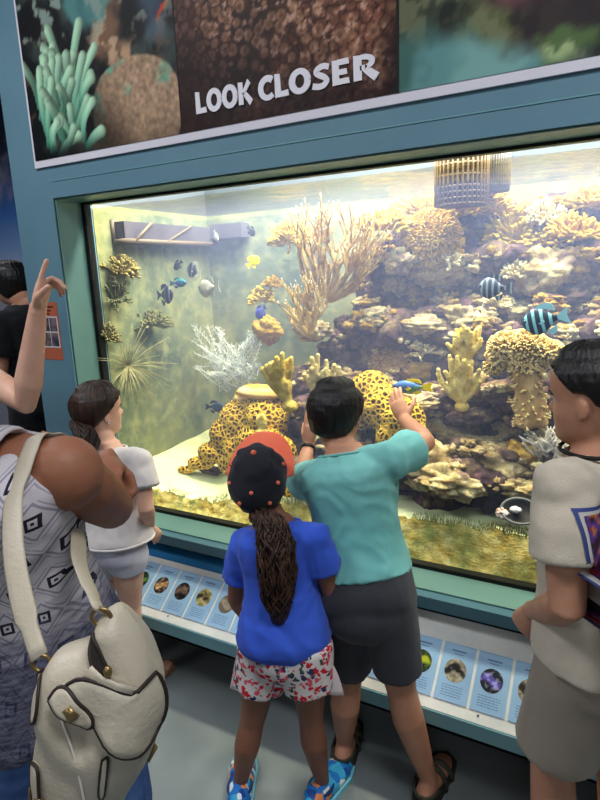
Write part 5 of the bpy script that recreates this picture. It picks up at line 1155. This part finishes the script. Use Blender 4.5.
# ---------------------------------------------------------------- the person in black far left
J = dict(P=V3((-2.76, 2.06, .95)), N=V3((-2.76, 2.06, 1.50)), fp=(-1, .1, 0), hc=at(11, 284, 2.05), F=(-.9, .1, -.1), U=(0, 0, 1), hh=.225,
         shR=V3((-2.78, 2.24, 1.40)), elR=V3((-2.90, 2.30, 1.13)), wrR=V3((-3.06, 2.24, .98)), shL=V3((-2.78, 1.88, 1.40)), elL=V3((-2.80, 1.84, 1.13)), wrL=V3((-2.98, 1.90, .98)),
         hipR=V3((-2.76, 2.15, .88)), knR=V3((-2.78, 2.15, .49)), anR=V3((-2.76, 2.15, .075)), hipL=V3((-2.76, 1.97, .88)), knL=V3((-2.78, 1.97, .49)), anL=V3((-2.76, 1.97, .075)))
pb_ = Person('black haired person in black clothes before the sky mural at far left', 1.70, J, tan, 1.05, 1.1, 1.0)
def hR(mb): hand(mb, J['wrR'], (-.7, -.3, -.3), (0, -.8, -.2), 1, .17, ((18, 22, 14),) * 4, .05)
def hL(mb): hand(mb, J['wrL'], (-.7, .3, -.3), (0, .8, -.2), -1, .17, ((18, 22, 14),) * 4, .05)
pb_.body(hands=(hR, hL), voxel=.006); pb_.head.eyes(pb_.root, IRIS, black_hair); pb_.head.hair('hair', pb_.root, black_hair, [(0, .8), (60, .66), (85, .46), (110, .22), (180, .0)], .075, .018, 30, seed=30)
blk = cloth('black_cotton', rgb(20, 20, 24)); pb_.top(blk, -.08, .985, .016, .024, .6, .016, .005, seed=30, voxel=.009); pb_.shorts(cloth('black_trousers', rgb(14, 14, 17)), .16, 1.9, .016, .012, name='trousers', seed=31, voxel=.009)
for sd in 'LR': sandal(pb_, sd, sm_, st_, 1.6)

obj('chest_print', MB().tube([at(2 + 9 * math.cos(q), 322 + 13 * math.sin(q), 1.86) for q in [2 * math.pi * k / 24 for k in range(25)]], [.006] * 25, 6, cap=False), mat('grey_ring_print', rgb(150, 152, 140), .7), pb_.root) if False else None

# ---------------------------------------------------------------- the woman with the white handbag
sR = at(65, 473, .575); F_ = V3((-.50, .86, 0)).normalized(); R_ = F_.cross(V3((0, 0, 1))); N_ = sR - R_ * .205 + V3((0, 0, .05)); hpR = at(114, 672, .64); P_ = hpR - R_ * .19; P_.z = .92
J = dict(P=P_, N=N_, fp=F_, hc=N_ + V3((-.05, .06, .15)), F=(-.5, .9, -.1), U=(-.2, .1, 1), hh=.225,
         shR=sR, elR=at(111, 507, .74), wrR=at(111, 507, .74) + V3((-.20, .10, .03)), shL=N_ - R_ * .205 - V3((0, 0, .05)), elL=N_ - R_ * .24 + F_ * .16 - V3((0, 0, .28)), wrL=at(109, 463, .80),
         hipR=P_ + R_ * .095 - V3((0, 0, .06)), hipL=P_ - R_ * .095 - V3((0, 0, .06)))
for sd, k_ in (('R', 1), ('L', -1)):
    h_ = J['hip' + sd]; J['kn' + sd] = V3((h_.x, h_.y + .02, .47)); J['an' + sd] = V3((h_.x, h_.y - .01, .075))
wo = Person('woman in patterned sleeveless top carrying a white handbag at left', 1.66, J, wskin, 1.22, 1.40, 1.06)
def hR(mb): hand(mb, J['wrR'], (-1, .1, .15), (0, -1, 0), 1, .165, ((20, 25, 15),) * 4, .05)
def hL(mb): hand(mb, J['wrL'], at(102, 474, .70) - J['wrL'], V3((-.1, -.3, -1)), 1, .165, ((12, 34, 24),) * 4, .05)
wo.body(hands=(hR, hL), smooth=9); wo.head.eyes(wo.root, IRIS, black_hair); wo.head.hair('hair', wo.root, black_hair, [(0, .8), (60, .66), (85, .46), (110, .30), (180, .10)], .07, .018, 30, seed=40)
# the print of the top: rows of small outlined squares between zigzags, navy bands towards the hem
t = NT('patterned_cotton'); co = t.coords(); sep = t.n('ShaderNodeSeparateXYZ'); t.l(co, sep.inputs[0])
wob = t.math('MULTIPLY', t.math('SUBTRACT', t.noise(co, 6, 2), .5), .03)
u = t.math('ADD', sep.outputs[0], t.math('MULTIPLY', sep.outputs[1], .6)); u = t.math('ADD', u, wob); v = t.math('ADD', sep.outputs[2], wob)
U1 = t.math('MULTIPLY', u, 19); row = t.math('FLOOR', t.math('MULTIPLY', v, 17)); U1 = t.math('ADD', U1, t.math('MULTIPLY', row, .5))
fx = t.math('ABSOLUTE', t.math('SUBTRACT', t.math('FRACT', U1), .5)); fy = t.math('ABSOLUTE', t.math('SUBTRACT', t.math('FRACT', t.math('MULTIPLY', v, 17)), .5))
box = t.math('MAXIMUM', fx, t.math('MULTIPLY', fy, 1.05)); ringm = t.math('MULTIPLY', t.math('GREATER_THAN', box, .105), t.math('LESS_THAN', box, .185)); dot = t.math('LESS_THAN', box, .04)
dia = t.math('ADD', fx, fy); zig = t.math('MULTIPLY', t.math('GREATER_THAN', dia, .42), t.math('LESS_THAN', dia, .50)); zig2 = t.math('MULTIPLY', t.math('GREATER_THAN', dia, .58), t.math('LESS_THAN', dia, .63))
c = t.mix(t.math('MULTIPLY', zig, .7), rgb(196, 188, 194), rgb(112, 106, 128)); c = t.mix(t.math('MULTIPLY', zig2, .6), c, rgb(120, 116, 136)); c = t.mix(t.math('MAXIMUM', ringm, dot), c, rgb(42, 36, 50))
band = t.ramp(t.math('ADD', sep.outputs[2], t.math('MULTIPLY', t.noise(t.coords(scale=(8, 8, 40)), 3, 3), .12)), [(.0, (1, 1, 1, 1)), (1.0, (1, 1, 1, 1))])
mr = t.n('ShaderNodeMapRange'); mr.inputs['From Min'].default_value = 1.17; mr.inputs['From Max'].default_value = 1.09; t.l(t.math('ADD', sep.outputs[2], t.math('MULTIPLY', t.noise(t.coords(scale=(1, 1, 9)), 12, 3), .12)), mr.inputs['Value'])
lace = t.ramp(t.noise(t.coords(scale=(1, 1, 4)), 60, 3), [(.4, rgb(40, 44, 64)), (.62, rgb(92, 94, 118))])
t.bsdf(t.mix(t.math('MULTIPLY', mr.outputs[0], .9), c, lace), .85, .1, t.noise(co, 300, 2), .2)
tp = wo.top(t.m, -.06, .975, .012, .022, sides='', name='sleeveless_top', folds=.006, seed=40)
fr, rr_ = wo.frame(.9)
stp = MB()
for sg in (1, -1):
    pts = [wo.N + rr_ * sg * .075 * wo.gx + V3((0, 0, z)) + fr * f_ for f_, z in ((-.105, -.07), (-.085, -.02), (-.04, .012), (.02, .010), (.07, -.02), (.10, -.08))]
    o = obj('shoulder_strap', MB().tube(cat_rom(pts, 5), [(.038, .008)] * 26, 12, ref=rr_), t.m, wo.root)
denim = mat('blue_denim', rgb(86, 116, 170), .85, .1, rgb(66, 92, 144), 30, .3, 300); wo.shorts(denim, .03, .78, .016, .022, name='denim_shorts', seed=41, lr=1.0)
for sd in 'LR': sandal(wo, sd, sm_, st_, 1.6)
# ---------------------------------------------------------------- white leather handbag
BO = at(100, 722, .40); bs = (BO - CAM).length / F_PX; e1 = V3((.875, .484, 0)); nr = V3((.484, -.875, 0)); nr = (nr + V3((0, 0, .12))).normalized(); e3 = V3((0, 0, 1))
bag = thing('handbag', 'white leather handbag with dark edged flap hanging from the shoulder of the woman', 'handbag', BO)
leather = mat('white_leather', rgb(194, 183, 164), .42, .45, rgb(182, 170, 150), 6, .15, 180); edge = mat('dark_edge_piping', rgb(44, 34, 30), .5); gold = mat('antique_brass', rgb(150, 126, 84), .35, metal=.8); lining = mat('dark_bag_lining', rgb(40, 34, 32), .8)
def bp(px, py, h=0.0): return BO + e1 * ((px - 100) * bs) + e3 * (-(py - 722) * bs * 1.03) + nr * h
out = [(64, 668), (72, 657), (88, 652), (102, 646), (110, 628), (120, 622), (132, 630), (143, 646), (152, 666), (156, 690), (153, 716), (143, 744), (128, 770), (114, 794), (102, 814), (84, 822), (60, 822), (44, 814), (39, 797), (44, 764), (50, 728), (55, 696), (58, 680)]
oc = [tuple(p)[:2] for p in cat_rom([V3((x, y, 0)) for x, y in out] + [V3((*out[0], 0))], 3)][:-1]; cx, cy = 98, 728
def scaled(k, h): return [bp(cx + (x - cx) * k, cy + (y - cy) * k, h - .02 * max(0, (690 - y) / 70)) for x, y in oc]
m = MB().rings([scaled(k, h) for k, h in ((.25, -.052), (.6, -.050), (.84, -.042), (.96, -.022), (1, 0), (.97, .022), (.86, .042), (.62, .055), (.3, .060), (.02, .061))])
me = fuse(m, .005, 4)
displace(me, lambda p: .006 * (abs(noise.noise(V3((p.x * 9 + p.z * 7, p.y * 9, p.z * 4)))) - .3) + .002 * noise.noise(p * 30)); me.update()
bo = obj('bag_body', me, leather, bag); bvb = BVHTree.FromPolygons([tuple(v.co) for v in me.vertices], [tuple(p.vertices) for p in me.polygons])
def bsf(px, py, lift):
    o_ = bp(px, py, .4); loc, n_, i, t_ = bvb.ray_cast(o_, -nr); return (loc + nr * lift) if loc is not None else bp(px, py, lift)
def panel(name, pts, th, m_, lift=.0, edge_r=.0026, close=3):
    c_ = [tuple(p)[:2] for p in cat_rom([V3((x, y, 0)) for x, y in pts] + [V3((*pts[0], 0))], close)][:-1]; mx_, my_ = sum(x for x, y in c_) / len(c_), sum(y for x, y in c_) / len(c_)
    rings = [[bsf(mx_ + (x - mx_) * k, my_ + (y - my_) * k, lift + h) for x, y in c_] for k, h in ((1, -.002), (1, th * .7), (.95, th), (.7, th), (.4, th), (.05, th))]
    o_ = obj(name, MB().rings(rings), m_, bag); ed = rings[1]; obj('piping', MB().tube(ed + [ed[0]], [edge_r] * (len(ed) + 1), 6, cap=False), edge, o_); return o_
flap = panel('flap', [(83, 677), (90, 668), (104, 662), (121, 667), (140, 676), (153, 674), (159, 690), (158, 708), (152, 721), (143, 726), (133, 721), (121, 708), (108, 692), (96, 684)], .009, leather, .003)
panel('flap_end', [(80, 674), (86, 667), (94, 668), (104, 679), (112, 691), (108, 697), (98, 690), (88, 684)], .011, leather, .006)
tw = obj('twist_lock', MB().tube([bsf(93, 680, .012), bsf(99, 688, .014)], [(.010, .006), (.010, .006)], 10), gold, bag)
panel('side_strap', [(53, 736), (58, 733), (63, 737), (62, 760), (62, 784), (58, 790), (53, 786), (54, 760)], .005, leather, .001, .002)
bk_ = [bsf(x, y, .008) for x, y in ((49, 760), (65, 760), (64, 771), (48, 771))]; obj('buckle', MB().tube(bk_ + [bk_[0]], [.0028] * 5, 8, cap=False), gold, bag)
panel('side_tab', [(57, 672), (64, 670), (67, 682), (65, 694), (60, 697), (55, 690)], .005, leather, .002, .002)
panel('pocket_edge', [(117, 722), (121, 723), (113, 758), (109, 757)], .003, leather, .001, .0016)
obj('zip_pull', MB().tube([bsf(146, 742, .008), bsf(138, 755, .010)], [(.004, .0016)] * 2, 8), gold, bag)
sl = panel('opening', [(108, 636), (113, 640), (119, 652), (124, 662), (118, 664), (110, 654), (107, 644)], .002, lining, .003, .002)
obj('zip_slider', MB().ball(bsf(124, 657, .012), (.005, .005, .007), 10, 8), gold, bag)
obj('opening_band', MB().tube([bsf(x, y, .006) for x, y in ((107, 658), (116, 666), (128, 672), (140, 677))], [(.012, .004)] * 4, 8, ref=e3), leather, bag)
seam = [bsf(x, y, .0015) for x, y in ((86, 690), (94, 720), (97, 750), (96, 790), (94, 815))]; obj('seam', MB().tube(cat_rom(seam, 4), [.0014] * 17, 6), mat('cream_stitching', rgb(224, 216, 204), .6), bag)
def ringo(px, py, n_=20, r=.011): 
    c_ = bsf(px, py, .004); return obj('strap_ring', MB().tube([c_ + e1 * math.cos(q) * r + e3 * math.sin(q) * r for q in [2 * math.pi * k / n_ for k in range(n_ + 1)]], [.0026] * (n_ + 1), 8, cap=False), gold, bag)
ringo(60, 664); ringo(113, 626)
bts = [BVHTree.FromPolygons([tuple(v.co) for v in o_.data.vertices], [tuple(p.vertices) for p in o_.data.polygons]) for o_ in (tp, wo.body_o)]
def onw(px, py, lift, dflt):
    d = ray(px, py); best = None
    for b_ in bts:
        loc, n_, i, t_ = b_.ray_cast(CAM, d)
        if loc is not None and (best is None or t_ < best): best = t_
    return CAM + d * ((best - lift) if best is not None and abs((d * best).y - dflt) < .25 else dflt / d.y)
p0 = bsf(60, 658, .006); p1 = bsf(113, 620, .006)
cS = wo.N + R_ * .168 + V3((0, 0, -.10)); over = []
for ph in (28, 50, 70, 90, 110, 130, 155):
    d = -F_ * math.cos(math.radians(ph)) + V3((0, 0, 1)) * math.sin(math.radians(ph)); best = 0
    for b_ in bts:
        loc, n_, i, t_ = b_.ray_cast(cS + d * .5, -d)
        if loc is not None: best = max(best, .5 - t_)
    over.append(cS + d * (best + .007))
path = [p0, lerp(p0, over[0], .3) - F_ * -.0 + V3((.0, -.01, 0)), lerp(p0, over[0], .65) + V3((.0, -.012, 0))] + over
path += [over[-1] + V3((0, 0, -.10)) + R_ * .01, at(68, 518, .66), onw(78, 532, .014, .60), lerp(onw(78, 532, .014, .60), p1, .35) - F_ * .02, lerp(onw(78, 532, .014, .60), p1, .7) - F_ * .012, p1]
c_ = cat_rom(path, 5); obj('strap', MB().tube(c_, [((.0155 if 3 < i < len(c_) - 4 else .011), .003) for i in range(len(c_))], 10, ref=(1, .3, 0)), leather, bag)
# ================================================================ lights
def area(name, loc, size, power, col, rot=(0, 0, 0)):
    l = bpy.data.lights.new(name, 'AREA'); l.shape = 'RECTANGLE'; l.size, l.size_y = size; l.energy = power; l.color = col
    o = bpy.data.objects.new(name, l); COL.objects.link(o); o.location = loc; o.rotation_euler = rot; return o
for x, p in ((-1.6, 1), (-.95, 1), (-.3, 1), (.4, .8)):
    area('tank_lamp', (x, 2.01, 2.95), (.4, .2), TANK_P * p, (1, .965, .84)); area('tank_lamp', (x + .2, 2.48, 2.95), (.3, .2), TANK_P * p * .7, (1, .965, .84))
for x, y, p in ((-2.2, .3, 1), (.5, .3, 1), (-2.6, -2.6, .8), (.6, -2.6, .8)):
    area('overhead_light', (x, y, 3.25), (1.2, .6), ROOM_P * p, (.93, .96, 1))
area('overhead_light', (-4.2, 2.0, 3.25), (1.2, .6), ROOM_P * .6, (.93, .96, 1))  # added light out of view, put in to brighten the sky mural
wd = bpy.data.worlds.new('world'); SC.world = wd; wd.use_nodes = True
wd.node_tree.nodes['Background'].inputs[0].default_value = (.55, .62, .75, 1); wd.node_tree.nodes['Background'].inputs[1].default_value = .3
vs = SC.view_settings; vs.view_transform = 'Standard'; vs.look = 'None'; vs.gamma = 1; vs.use_curve_mapping = False; vs.exposure = EXPO
SC.display_settings.display_device = 'sRGB'
